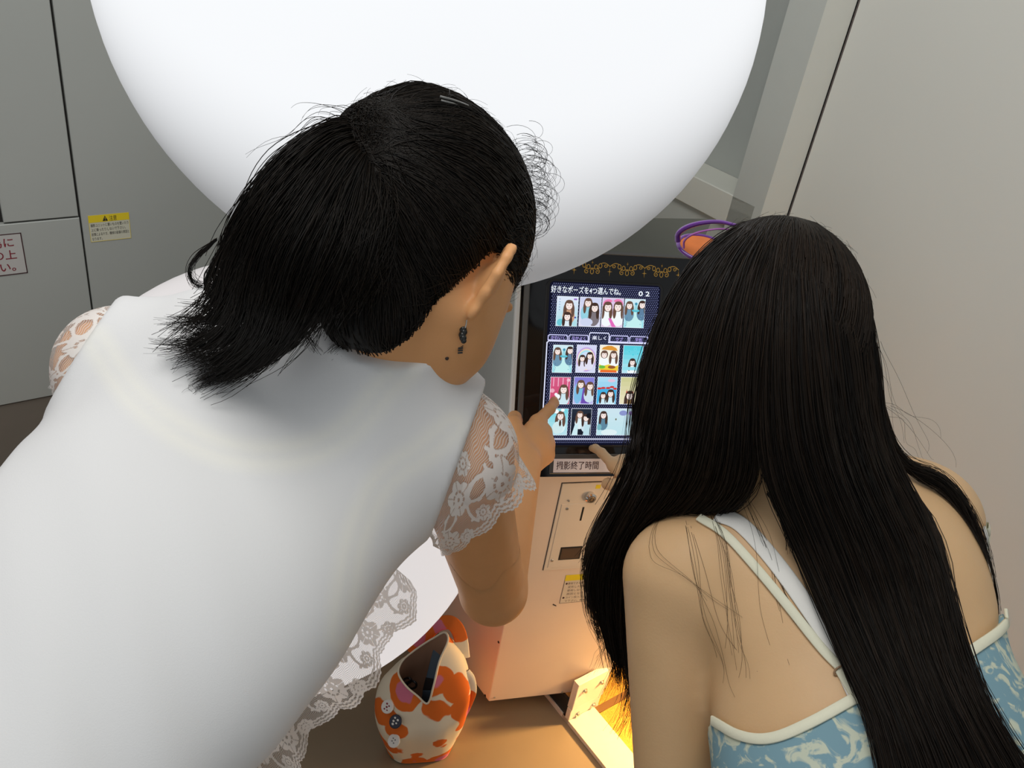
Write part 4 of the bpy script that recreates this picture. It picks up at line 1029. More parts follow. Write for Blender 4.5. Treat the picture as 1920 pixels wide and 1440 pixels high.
# lace cap sleeve: a band from the shoulder seam round the upper arm, scalloped hem
def sleeve(c0, a0, b0, c1, a1, b1, nu, nv, phi0, phi1):
    ph = np.linspace(phi0, phi1, nu)[:, None, None]; t = np.linspace(0, 1, nv)[None, :, None]
    c = c0 * (1 - t) + c1 * t; a = a0 * (1 - t) + a1 * t; b_ = b0 * (1 - t) + b1 * t
    return c + np.cos(ph) * a + np.sin(ph) * b_ * (1 + 0.04 * np.sin(6 * ph))
def pixvec(dx, dy, z): return camv(dx * z / FPX, dy * z / FPX, 0)
toward = nrm(CAM - SR)
s0c, s1c = P(848, 870, 0.872), P(926, 975, 0.945)
sf = sleeve(s0c, pixvec(46, -148, 0.872), toward * 0.078, s1c, pixvec(82, -64, 0.945), toward * 0.070, 420, 150, -0.35, 3.6)
sf = keep_out(bodyA, keep_out(bodyA, sf, 0.0045), 0.0045)
sf = tuck(sf, 0.22)
lace_sheet('lace_sleeve', sf, 420, 150, 3.2, pa, per=1.05, off=0.15)
toward = nrm(CAM - SL)
s0c, s1c = P(196, 655, 0.81), P(112, 676, 0.86)
sf = sleeve(s0c, pixvec(60, -84, 0.81), toward * 0.055, s1c, pixvec(22, -52, 0.86), toward * 0.03, 300, 110, -0.6, 3.6)
sf = keep_out(bodyA, keep_out(bodyA, sf, 0.003), 0.003)
sf = tuck(sf, 0.42)
lace_sheet('lace_sleeve', sf, 300, 110, 3.0, pa, per=1.05, off=0.4)
# gathered lace along the front hem, hanging below the right side
hp = catmull(np.array([(765, 1085, 0.93), (700, 1150, 0.92), (640, 1225, 0.89), (575, 1300, 0.86), (520, 1370, 0.82), (470, 1450, 0.78), (430, 1520, 0.75)], float), 420)
ww = np.interp(np.linspace(0, 1, 420), [0, 0.02, 0.05, 0.10, 0.22, 0.36, 0.48, 0.62, 0.78, 1], [6, 34, 58, 76, 60, 104, 88, 62, 104, 110])
top = np.array([P(x - 42, y - 36, z + 0.0) for x, y, z in hp])
bot = np.array([P(x + 0.72 * w_, y + 0.58 * w_, z + 0.035) for (x, y, z), w_ in zip(hp, ww)])
t = np.linspace(0, 1, 130)[None, :, None]
wv = np.array(camv(0, 0, 1))[None, None, :] * (0.010 * np.sin(np.linspace(0, 26, 420)))[:, None, None] * t
sf = top[:, None] * (1 - t) + bot[:, None] * t + wv
tp0 = project(shirt_body, top[::8], 0.001, 5).astype(float); kk0 = np.linspace(0, 1, 8)[None, :, None]
pan = tp0[:, None] * (1 - kk0) + (top[::8] + 0.15 * (bot[::8] - top[::8]))[:, None] * kk0 - np.array(camv(0, 0, 1)) * 0.0 + 0.004 * np.sin(np.linspace(0, 20, len(tp0)))[:, None, None] * np.array(camv(0, 0, 1)) * kk0
obj('blouse_panel', pan.reshape(-1, 3), grid_faces(len(tp0), 8), M['shirt'], so, True)
lace_sheet('lace_hem', sf, 420, 130, 5.2, pa, per=1.15, off=0.3, m='lace_hem')

# ---- hair of the ponytail woman
hax = np.stack([hr, hf, hu])
knot = P(700, 262, 0.685)
def capA(p):
    q = (p - HC.astype(np.float32)) @ hax.astype(np.float32).T
    d = sd_ell(p, HA(-0.010, -0.008, 0.018), hax, (0.084, 0.107, 0.104))
    d = smin(d, sd_cap(p, HA(0, -0.048, -0.03), HA(0, -0.040, -0.090), 0.056, 0.046), 0.02)
    d = smin(d, sd_ell(p, HA(0.0, -0.052, 0.012), hax, (0.072, 0.07, 0.082)), 0.03)
    d = smin(d, sd_cap(p, HA(0, -0.085, 0.035), knot, 0.042, 0.024), 0.045)
    y, z = q[:, 1], q[:, 2]
    hl = np.interp(y, [-0.2, -0.036, -0.026, -0.018, 0.012, 0.020, 0.030, 0.048, 0.078, 0.098, 0.112], [-0.14, -0.13, -0.05, -0.008, -0.004, -0.030, -0.046, -0.038, -0.040, -0.036, -0.02])
    return smax(d, (hl - z) * 0.35, 0.005)
v, q = surface_nets(capA, HC - 0.19, HC + 0.17, 0.0035)
hob = obj('hair', v, q, M['hair_base'], pa, True)
n = 7500                                                   # combed strands from the hairline to the knot
ci = RNG.integers(0, len(v), n * 2); st = v[ci]; nn_ = grad(capA, st)
qq = (st - HC) @ hax.T
st = st[np.linalg.norm(st - knot, axis=1) > 0.078][:n]; n = len(st)
st = st + (st - knot) / np.linalg.norm(st - knot, axis=1, keepdims=True) * RNG.uniform(0, 0.009, (n, 1))
t = np.linspace(0, 1, 12)[None, :, None]
kn = knot + RNG.normal(size=(n, 1, 3)) * 0.0045
pth = st[:, None] * (1 - t) + kn * t
flat = project(capA, pth.reshape(-1, 3), 0.0, 3).reshape(n, 12, 3).astype(float)
gg = np.asarray(grad(capA, flat.reshape(-1, 3)), float).reshape(n, 12, 3)
flat = flat + gg * (0.0006 + 0.0016 * RNG.random((n, 1, 1))) + 0.0007 * np.sin(np.linspace(0, 3.1, 12))[None, :, None] * RNG.normal(size=(n, 1, 1)) * gg
strands('combed_hair', flat, 0.00050, 0.00042, M['hair_a'], hob)
# short fuzz standing off the crown and the forehead
m = 420; ci = RNG.integers(0, len(v), 6000); s_ = v[ci]; g_ = np.asarray(grad(capA, s_), float)
edge = np.abs(g_ @ nrm(CAM - HC)) < 0.35; qz = ((s_ - HC) @ hax.T)
edge &= (qz[:, 2] > -0.02); s_, g_ = s_[edge][:m], g_[edge][:m]; m = len(s_)
tt = np.linspace(0, 1, 9)[None, :, None]; tang = np.cross(g_, RNG.normal(size=(m, 3))); tang /= np.linalg.norm(tang, axis=1, keepdims=True)
ln = RNG.uniform(0.006, 0.022, (m, 1, 1))
strands('flyaway_hair', s_[:, None] + ln * (g_[:, None] * (0.75 * tt - 0.4 * tt ** 2) + tang[:, None] * 0.9 * tt ** 1.5) , 0.00016, 0.0001, M['hair_a'], hob)
# curly fringe wisps beside the forehead
m = 95; base = catmull(np.array([(975, 250, 0.80), (1000, 310, 0.81), (1000, 370, 0.82), (995, 410, 0.83)], float), m); cp_ = np.array([P(*b_) for b_ in base])
cr_ = RNG.uniform(0.010, 0.019, (m, 1, 1)); an = np.linspace(0, 1, 14)[None, :, None] * RNG.uniform(2.2, 4.4, (m, 1, 1)) + RNG.uniform(-1.0, 0.2, (m, 1, 1))
ex, ey = camv(1, 0, 0), camv(0, 1, 0)
strands('curly_fringe', cp_[:, None] + cr_ * ((np.sin(an)) * ex + (1 - np.cos(an)) * 0.75 * ey) + RNG.normal(size=(m, 1, 3)) * 0.005, 0.00022, 0.00014, M['hair_a'], hob)

# ponytail
PG = [[(698, 250, .685), (645, 222, .662), (585, 243, .645), (510, 300, .635), (452, 372, .632), (418, 440, .640), (402, 505, .655), (388, 556, .675), (350, 600, .700), (300, 640, .722)],
      [(698, 256, .683), (632, 258, .648), (555, 330, .622), (490, 420, .612), (455, 510, .622), (440, 580, .650), (405, 630, .690), (350, 662, .715), (305, 668, .722)],
      [(698, 262, .680), (640, 295, .640), (580, 380, .610), (528, 470, .600), (500, 560, .615), (478, 620, .655), (430, 668, .695), (378, 705, .715), (352, 722, .720)],
      [(698, 268, .680), (665, 320, .642), (620, 420, .612), (578, 520, .608), (552, 590, .630), (520, 640, .672), (468, 680, .703), (415, 702, .716), (372, 708, .720)],
      [(699, 274, .681), (690, 345, .650), (664, 440, .622), (630, 530, .618), (602, 582, .640), (588, 615, .670), (578, 645, .70), (572, 662, .712)],
      [(700, 280, .684), (712, 360, .662), (702, 440, .640), (674, 510, .634), (648, 545, .645), (630, 562, .655), (616, 575, .665)],
      [(702, 284, .688), (722, 370, .672), (724, 450, .660), (716, 520, .658), (708, 560, .668), (702, 585, .675)]]
GA = np.array([[P(*q_) for q_ in catmull(np.array(g_, float), 26)] for g_ in PG])
# solid core so that no light comes through the middle
ns = 60; core = interp_guides(GA, np.linspace(0.12, len(GA) - 1.12, ns)); kk = 18
kk = 15; cf = core[:, :kk]; inward = np.array(camv(0, 0, 1.0))
th_ = (0.004 + 0.030 * np.sin(np.linspace(0, np.pi, ns)))[:, None, None] * np.sin(np.linspace(0.25, 2.6, kk))[None, :, None]
ring = np.concatenate([cf + inward * 0.006, (cf + inward * (0.006 + 2.0 * th_))[::-1]], 0)
vv = ring.transpose(1, 0, 2).reshape(-1, 3); ff = grid_faces(kk, 2 * ns, True)
pob = obj('ponytail', vv, ff, M['hair_base'], hob, True)
n = 6000; s = RNG.uniform(0, len(GA) - 1, n)
pp = interp_guides(GA, s); L_ = pp.shape[1]
x = np.linspace(0, 1, L_)
cl = np.clip((np.round(s * 2.0 + RNG.normal(size=n) * 0.22) + 0.4 * np.sin(np.round(s * 2.0) * 5)) / 2.0, 0, len(GA) - 1)
kw = (np.clip((x - 0.46) / 0.36, 0, 1) ** 1.2 * 0.96)[None, :, None]
pp = pp * (1 - kw) + interp_guides(GA, cl) * kw
dep = RNG.random((n, 1, 1)) ** 1.5 * np.sin(np.clip(x * 1.15, 0, 1) * np.pi)[None, :, None] * 0.050
pp = pp + inward * dep + wob(n, L_, 0.0050)
clump = np.sin(s * 9.0)[:, None, None] * 0.006 * (x ** 2)[None, :, None]
pp = pp + np.array(camv(1, 0.4, 0)) * clump + np.array(camv(0.4, 1, 0)) * (np.sin(s * 23.0)[:, None, None] * 0.010 * (x ** 3)[None, :, None])
end = 0.56 + 0.30 * RNG.random((n, 1)) + 0.18 * RNG.random((n, 1)) ** 4; ti = np.clip(x[None, :] * end, 0, 1) * (L_ - 1); i0 = np.clip(ti.astype(int), 0, L_ - 2); fr = (ti - i0)[..., None]
pp = np.take_along_axis(pp, i0[..., None], 1) * (1 - fr) + np.take_along_axis(pp, i0[..., None] + 1, 1) * fr
pp = keep_out(shirtA, pp, 0.003)
strands('ponytail_strands', pp, 0.00055, 0.00022, M['hair_a'], hob)
# flicked-out tips and curls on the collar
def lock(pix, n, spread, r0=0.0004, r1=0.0001, m=22, name='loose_lock', par=None, mm=None, tip=1.0, f=shirtA):
    c = np.array([P(*q_) for q_ in catmull(np.array(pix, float), m)])
    x_ = np.linspace(0, 1, m)[None, :, None]
    o_ = RNG.normal(size=(n, 1, 3)) * spread * (0.25 + tip * x_) + wob(n, m, spread * 0.7)
    p_ = c[None] + o_
    e_ = RNG.uniform(0.7, 1.0, (n, 1)); ti_ = np.linspace(0, 1, m)[None] * e_ * (m - 1); i_ = np.clip(ti_.astype(int), 0, m - 2); f_ = (ti_ - i_)[..., None]
    p_ = np.take_along_axis(p_, i_[..., None], 1) * (1 - f_) + np.take_along_axis(p_, i_[..., None] + 1, 1) * f_
    if f is not None: p_ = keep_out(f, p_, 0.002)
    return strands(name, p_, r0, r1, mm or M['hair_a'], par or hob)
for pix, n_, sp in (([(480, 545, .65), (427, 585, .695), (380, 575, .71), (336, 571, .715)], 45, .0022), ([(485, 560, .65), (420, 595, .70), (356, 601, .715), (301, 604, .72)], 80, .0025),
                    ([(540, 585, .66), (475, 619, .70), (396, 631, .715), (332, 645, .72), (277, 640, .725)], 130, .0032), ([(555, 600, .66), (495, 631, .70), (415, 631, .715), (348, 615, .72), (309, 615, .725)], 90, .0028),
                    ([(570, 600, .66), (515, 646, .70), (435, 666, .72), (376, 674, .725), (332, 658, .73)], 120, .0030), ([(580, 610, .67), (526, 650, .70), (455, 686, .72), (396, 698, .725), (364, 718, .73)], 150, .0032),
                    ([(585, 605, .67), (534, 638, .70), (435, 690, .72), (336, 725, .73)], 14, .004), ([(450, 600, .69), (396, 630, .71), (340, 666, .72), (320, 692, .725)], 12, .003),
                    ([(540, 640, .69), (475, 670, .715), (396, 710, .725), (368, 737, .73), (384, 753, .73)], 40, .003), ([(560, 620, .68), (500, 670, .71), (430, 705, .725), (380, 716, .73)], 120, .0035),
                    ([(510, 580, .66), (450, 622, .70), (380, 655, .72), (318, 668, .725)], 70, .0028),
                    ([(405, 450, .645), (372, 480, .66), (356, 505, .68), (360, 526, .69), (380, 537, .70), (430, 536, .69)], 34, .0018), ([(402, 490, .65), (388, 522, .67), (392, 548, .69), (408, 570, .70), (424, 556, .70), (428, 530, .69)], 34, .0018),
                    ([(412, 470, .645), (398, 505, .66), (406, 540, .68), (430, 560, .69)], 30, .0018),
                    ([(600, 540, .65), (575, 575, .67), (566, 610, .69), (580, 640, .70), (596, 660, .71)], 50, .0022), ([(615, 500, .64), (640, 545, .67), (668, 590, .70), (668, 615, .72), (617, 658, .735)], 70, .0026),
                    ([(670, 520, .67), (684, 575, .70), (693, 607, .72), (673, 628, .735), (629, 654, .74)], 80, .0026), ([(700, 540, .69), (716, 590, .72), (706, 630, .735), (668, 655, .74), (640, 668, .745)], 70, .0028),
                    ([(720, 560, .71), (730, 600, .73), (712, 640, .74), (690, 662, .745)], 50, .0025),
                    ([(712, 550, .71), (736, 595, .735), (750, 630, .748), (758, 660, .755)], 90, .0028), ([(730, 570, .73), (748, 610, .745), (766, 645, .755), (778, 668, .76)], 70, .0026),
                    ([(690, 250, .68), (600, 222, .67), (530, 262, .66), (480, 300, .655)], 9, .006), ([(690, 240, .68), (640, 205, .675), (585, 200, .67), (560, 230, .67)], 7, .006)):
    lock(pix, n_, sp)
tie = [knot + 0.023 * (math.cos(a_) * nrm(np.cross(hu, knot - HC)) + math.sin(a_) * hu) for a_ in np.linspace(0, 2 * np.pi, 24)]
tv, tf = tubes(np.array([tie]), 0.0055, 0.0055, 8); obj('hair_tie', tv, tf, mat('black_elastic', (0.008, 0.008, 0.009), 0.7), hob, True)

# hair clip near the forehead
hc = thing('hair_clip', P(850, 190, 0.76), 'thin silvery hair clip in the black hair above the forehead', 'hair clip')
cpx = catmull(np.array([(825, 181), (850, 188), (878, 198), (905, 208)], float), 20); cz = march(capA, cpx[:, 0], cpx[:, 1]); okz = ~np.isnan(cz)
cz = np.interp(np.arange(20), np.arange(20)[okz], cz[okz]) if okz.any() else np.full(20, 0.78)
cpts = np.array([P(x_, y_, z_ - 0.009) for (x_, y_), z_ in zip(cpx, cz)])
for nm_, dx in (('prong', 0.0), ('prong', 0.0032)):
    tv, tf = tubes(np.array([cpts + dx * np.array(camv(0.25, 1, 0))]), 0.0011, 0.0009, 8); obj(nm_, tv, tf, M['greytrim'], hc, True)

# drop earring
er = thing('earring', P(872, 610, 0.72), 'dark dangling drop earring hanging below the ear', 'earring')
ze = march(bodyA, [872, 868, 862], [612, 640, 672]); ze = np.where(np.isnan(ze), 0.725, ze) - 0.009
tv, tf = tubes(np.array([[P(875, 600, ze[0]), P(874, 608, ze[0]), P(872, 615, ze[0])]]), 0.0007, 0.0007, 8); obj('hook', tv, tf, M['steel'], er, True)
dk = mat('dark_beads', (0.012, 0.013, 0.012), 0.3)
for k in range(5):
    y_ = 617 + 5.5 * k; c_ = P(868 + 1.5 * math.sin(k * 2.1), y_, ze[1]); a_ = np.linspace(0, 2 * np.pi, 12, endpoint=False); la_ = np.linspace(-np.pi / 2, np.pi / 2, 7)
    sv = np.array([c_ + (0.0033 if k < 4 else 0.0026) * np.array([math.cos(l_) * math.cos(x_), math.cos(l_) * math.sin(x_), math.sin(l_)]) for l_ in la_ for x_ in a_])
    obj('bead', sv, grid_faces(7, 12, True), dk, er, True)
for k in range(5):
    y_ = 644 + 4.4 * k; c_ = P(864.5 - 0.4 * k, y_, ze[2]); mb = MB(); e1, e2, e3 = 0.0021 * camv(1, -0.1, 0), 0.0007 * camv(0.1, 1, 0), 0.001 * camv(0, 0, 1)
    mb.hexa([c_ - e1 - e2 - e3, c_ + e1 - e2 - e3, c_ + e1 + e2 - e3, c_ - e1 + e2 - e3], [c_ - e1 - e2 + e3, c_ + e1 - e2 + e3, c_ + e1 + e2 + e3, c_ - e1 + e2 + e3]); mb.build('link', dk, er)
# moles
for x_, y_, r_ in ((838, 672, 0.0018), (897, 497, 0.0011)):
    z_ = march(bodyA, [x_], [y_])[0]
    if np.isnan(z_): continue
    c_ = P(x_, y_, z_ - 0.0002); a_ = np.linspace(0, 2 * np.pi, 10, endpoint=False); la_ = np.linspace(-np.pi / 2, np.pi / 2, 5)
    sv = np.array([c_ + r_ * np.array([math.cos(l_) * math.cos(t_), math.cos(l_) * math.sin(t_), math.sin(l_)]) for l_ in la_ for t_ in a_]); obj('mole', sv, grid_faces(5, 10, True), mat('mole_brown', srgb(48, 34, 28), 0.6), pa, True)
# plain dark trousers and shoes, below the picture
trs = fold([(lambda p, a=a: sd_cap(p, a[0], a[1], 0.092, 0.066), 0.03) for a in (lr, ll)] + [(lambda p, a=a: sd_cap(p, a[1], a[2], 0.064, 0.050), 0.02) for a in (lr, ll)] + [(lambda p: sd_flat(p, C3, C3 + 0.05 * spine, 0.170, 0.150, nb, 0.72), 0.04)])
def trousers(p): return smax(trs(p), 0.09 - p[:, 2], 0.003)
v, q = surface_nets(trousers, np.minimum(lo, C3 - 0.3), np.array([hi[0], hi[1], 1.15]), 0.010); obj('trousers', v, q, mat('dark_denim', srgb(46, 52, 70), 0.8, noise=0.1), pa, True)
for a in (lr, ll):
    sh = lambda p, a=a: smax(sd_cap(p, a[2] + np.array([0, -0.03, -0.05]), a[2] + np.array([0, 0.13, -0.06]), 0.046, 0.040), 0.002 - p[:, 2], 0.003)
    c_ = a[2]; v, q = surface_nets(sh, c_ + [-0.1, -0.12, -0.1], c_ + [0.1, 0.24, 0.05], 0.008); obj('shoe', v, q, mat('white_canvas', srgb(206, 204, 198), 0.8), pa, True)
# ------------------------------------------------------------------ the woman in the blue camisole
pb_ = thing('person', (0.42, 0.30, 0.0), 'woman with long straight black hair, bare back, blue lace-print camisole and cream straps', 'person')
GC = P(1430, 645, 0.825); gf = nrm(camv(-0.16, 0.10, 0.98)); gu = camv(0.10, -1, 0.10); gu = nrm(gu - (gu @ gf) * gf); gr = np.cross(gf, gu)
gax = np.stack([gr, gf, gu]); GA_ = lambda x, y, z: GC + x * gr + y * gf + z * gu
BSL, BSR = P(1264, 1080, 0.835), P(1736, 972, 0.875)
B1, B2, B3 = P(1565, 1090, 0.845), P(1640, 1400, 0.755), P(1775, 2000, 0.64)
bspine = nrm(B1 - B3); bsh = nrm(BSR - BSL); bn = np.cross(bsh, bspine); bn = bn if bn @ (CAM - B1) > 0 else -bn; bn = nrm(bn)
BEL, BWL = P(1268, 1520, 0.86), P(1330, 1640, 1.02)
BT = hit(FM.at(0, 0, 0.004), FM.n, 1107, 838)
BWR = P(1222, 905, 1.335)
BER = P(1560, 1010, 1.12)
bneck0, bneck1 = P(1535, 960, 0.835), GA_(0, -0.03, -0.06)
headq = head_fn(GC, gr, gf, gu, [])
handq = hand_fn(BWR, BT, camv(0.10, -0.75, -0.65), [None, (70, 80, 45), (74, 82, 45), (76, 82, 45)], [])
handm = hand_fn(BWL, BWL + 0.17 * nrm(P(1380, 1700, 1.1) - BWL), camv(0, -0.6, -0.7), [None, (20, 25, 15), (20, 25, 15), (24, 25, 15)], [], right=False)
bhR, bhL = B3 + 0.085 * bsh - 0.03 * bn, B3 - 0.085 * bsh - 0.03 * bn
blr, bll = leg_pts(bhR, 0.02, 0.0), leg_pts(bhL, -0.02, 0.02)
blegs = []
for a in (blr, bll):
    blegs += [(lambda p, a=a: sd_cap(p, a[0], a[1], 0.082, 0.056), 0.03), (lambda p, a=a: sd_cap(p, a[1], a[2], 0.054, 0.036), 0.02),
              (lambda p, a=a: sd_cap(p, a[2] + np.array([0, -0.03, -0.05]), a[2] + np.array([0, 0.12, -0.058]), 0.034, 0.026), 0.02)]
btorso = [(lambda p: sd_flat(p, B1, B2, 0.132, 0.128, bn, 0.66), 0.0),
          (lambda p: sd_flat(p, B2, B3, 0.128, 0.160, bn, 0.70), 0.05),
          (lambda p: sd_cap(p, BSL + 0.02 * bsh, B1 - 0.05 * bsh + 0.02 * bn, 0.052, 0.075), 0.05),
          (lambda p: sd_cap(p, BSR - 0.02 * bsh, B1 + 0.05 * bsh + 0.02 * bn, 0.052, 0.075), 0.05),
          (lambda p: sd_ell(p, 0.5 * (BSL + B1) - 0.02 * bspine - 0.01 * bsh + 0.035 * bn, np.stack([bsh, bspine, bn]), (0.055, 0.075, 0.030)), 0.04),
          (lambda p: sd_ell(p, 0.5 * (BSR + B1) - 0.02 * bspine + 0.0 * bsh + 0.030 * bn, np.stack([bsh, bspine, bn]), (0.055, 0.075, 0.030)), 0.04),
          (lambda p: sd_cap(p, bneck0, 0.4 * bneck0 + 0.6 * BSR, 0.045, 0.046), 0.05),
          (lambda p: sd_cap(p, bneck0, 0.4 * bneck0 + 0.6 * BSL, 0.045, 0.046), 0.05)]
def barm(p):
    d = smin(sd_cap(p, BSL, BEL, 0.050, 0.040), sd_cap(p, BEL, BWL, 0.040, 0.027), 0.015)
    return d
bodyB = fold(btorso + [(lambda p: sd_cap(p, bneck0, bneck1, 0.052, 0.050), 0.05), (barm, 0.022),
    (lambda p: sd_cap(p, BSR, BER, 0.050, 0.041), 0.03), (lambda p: sd_cap(p, BER, BWR, 0.041, 0.027), 0.015),
    grouped(headq, GC, 0.16, 0.03), grouped(handq, 0.5 * (BWR + BT), 0.15, 0.015), grouped(handm, BWL + 0.08 * nrm(P(1380, 1700, 1.1) - BWL), 0.15, 0.015)] + blegs)
allp = np.array([GC, B1, B2, B3, BSR, BSL, BEL, BWR, BT, BER, BWL, blr[1], blr[2], bll[1], bll[2]])
blo, bhi = allp.min(0) - 0.2, allp.max(0) + 0.2; blo[2] = -0.02
ax_lo, ax_hi = np.minimum(BWR, BT) - 0.06, np.maximum(BWR, BT) + 0.06
sk_lo, sk_hi = np.minimum(BSL, P(1400, 1440, 0.8)) - 0.11, np.maximum(BSL, P(1400, 1440, 0.8)) + 0.09
v, q = sculpt(bodyB, blo, bhi, 0.006, fine=[(ax_lo, ax_hi, 0.0026)])
obj('body', v, q, M['skin_b'], pb_, True)

# camisole: shell over the back, cut along the upper edge
M['cami'] = bpy.data.materials.new('blue_lace_print'); M['cami'].use_nodes = True
nt = M['cami'].node_tree; b = nt.nodes['Principled BSDF']; b.inputs['Roughness'].default_value = 0.75; b.inputs['Specular IOR Level'].default_value = 0.2
tc_ = nt.nodes.new('ShaderNodeTexCoord'); nz1 = nt.nodes.new('ShaderNodeTexNoise'); nz1.inputs['Scale'].default_value = 48; nz1.inputs['Detail'].default_value = 5; nz1.inputs['Distortion'].default_value = 1.6
vo = nt.nodes.new('ShaderNodeTexVoronoi'); vo.inputs['Scale'].default_value = 60
va = nt.nodes.new('ShaderNodeVectorMath'); va.operation = 'MULTIPLY_ADD'; va.inputs[1].default_value = (0.05, 0.05, 0.05)
nt.links.new(tc_.outputs['Object'], nz1.inputs['Vector']); nt.links.new(nz1.outputs['Color'], va.inputs[0]); nt.links.new(tc_.outputs['Object'], va.inputs[2]); nt.links.new(va.outputs[0], vo.inputs['Vector'])
r1 = nt.nodes.new('ShaderNodeValToRGB'); r1.color_ramp.elements[0].position = 0.50; r1.color_ramp.elements[1].position = 0.58
r1.color_ramp.elements[0].color = (0, 0, 0, 1); r1.color_ramp.elements[1].color = (1, 1, 1, 1)
r2 = nt.nodes.new('ShaderNodeValToRGB'); r2.color_ramp.elements[0].position = 0.10; r2.color_ramp.elements[1].position = 0.34
r2.color_ramp.elements[0].color = (0.25, 0.25, 0.25, 1); r2.color_ramp.elements[1].color = (1, 1, 1, 1)
nt.links.new(nz1.outputs['Fac'], r1.inputs[0]); nt.links.new(vo.outputs['Distance'], r2.inputs[0])
ml = nt.nodes.new('ShaderNodeMath'); ml.operation = 'MULTIPLY'; nt.links.new(r1.outputs[0], ml.inputs[0]); nt.links.new(r2.outputs[0], ml.inputs[1])
mx = nt.nodes.new('ShaderNodeMix'); mx.data_type = 'RGBA'; mx.inputs[6].default_value = srgb(122, 156, 168) + (1,); mx.inputs[7].default_value = srgb(196, 202, 182) + (1,)
nt.links.new(ml.outputs[0], mx.inputs[0]); nt.links.new(mx.outputs[2], b.inputs['Base Color'])
M['cream'] = mat('cream_binding', srgb(226, 224, 200), 0.7, noise=0.03, nscale=200, bump=0.1, bscale=900)
M['white_strap'] = mat('white_strap', srgb(230, 228, 222), 0.7, bump=0.1, bscale=900)
bw = fold(btorso)
LP, RP = P(1348, 1352, 0.76), P(1905, 1140, 0.80)
MP = P(1600, 1312, 0.75)
EDGE = [(1330, 1335), (1346, 1352), (1395, 1380), (1450, 1386), (1520, 1358), (1600, 1314), (1680, 1290), (1760, 1258), (1812, 1226), (1860, 1185), (1888, 1142)]
def edge_curve():
    c = catmull(np.array(EDGE[1:], float), 80); z_ = march(bw, c[:, 0], c[:, 1]); ok = ~np.isnan(z_); z_ = np.interp(np.arange(80), np.arange(80)[ok], z_[ok])
    p = np.array([P(x, y, k) for (x, y), k in zip(c, z_)]) - B1
    o_ = np.argsort(p @ bsh); return (p @ bsh)[o_], (p @ bspine)[o_]
EDS, EDH = edge_curve()
def camisole(p):
    d = bw(p) - 0.0045
    r_ = p - B1.astype(np.float32)
    d = smax(d, (r_ @ bspine.astype(np.float32)) - np.interp(r_ @ bsh.astype(np.float32), EDS, EDH), 0.002)
    d = smax(d, 0.004 - sd_cap(p, BSL, BEL, 0.050, 0.040), 0.003)
    return smax(d, -((p - (B3 - 0.10 * bspine).astype(np.float32)) @ bspine.astype(np.float32)), 0.003)
v, q = surface_nets(camisole, np.minimum(blo, B3 - 0.25) + [0, 0, 0.3], np.array([bhi[0], bhi[1], 1.35]), 0.0045)
cob = obj('camisole', v, q, M['cami'], pb_, True); cob['label'] = 'light blue camisole with a cream lace-like print'
ribbon('edge_binding', bw, [(1346, 1352), (1395, 1380), (1450, 1386), (1520, 1358), (1600, 1314)], 0.0085, 0.0046, M['cream'], cob, 0.0016)
ribbon('edge_binding', bw, [(1600, 1314), (1680, 1290), (1760, 1258), (1812, 1226), (1860, 1185), (1888, 1142)], 0.0085, 0.0046, M['cream'], cob, 0.0016)
ribbon('shoulder_strap', bodyB, [(1312, 972), (1360, 1003), (1420, 1068), (1480, 1140), (1540, 1216), (1578, 1256)], 0.0082, 0.0012, M['cream'], cob, 0.0014)
ribbon('shoulder_strap', bodyB, [(1574, 1258), (1590, 1285), (1606, 1312)], 0.0078, 0.0012, M['cream'], cob, 0.0014, n=20)
ribbon('white_strap', bodyB, [(1345, 966), (1390, 985), (1450, 1050), (1510, 1132), (1560, 1210), (1600, 1290), (1612, 1320)], 0.0150, 0.0006, M['white_strap'], pb_, 0.0010)
ribbon('shoulder_strap', bodyB, [(1846, 985), (1860, 1025), (1876, 1075), (1890, 1120), (1897, 1140)], 0.0078, 0.0012, M['cream'], cob, 0.0014)
ribbon('white_strap', bodyB, [(1842, 990), (1854, 1030), (1868, 1080), (1880, 1125), (1886, 1150)], 0.008, 0.0005, M['white_strap'], pb_, 0.0010)
# strap slider ring
sz = march(bodyB, [1575], [1256])[0]
if not np.isnan(sz):
    c_ = P(1575, 1257, sz - 0.003); e1, e2 = camv(0.55, 0.83, 0), camv(0.83, -0.55, 0)
    loop_ = np.array([[c_ + 0.0028 * math.cos(t_) * e1 + 0.0055 * math.sin(t_) * e2 for t_ in np.linspace(0, 2 * np.pi, 22)]])
    tv, tf = tubes(loop_, 0.0009, 0.0009, 6); obj('strap_slider', tv, tf, mat('clear_slider', srgb(150, 120, 90), 0.2), cob, True)

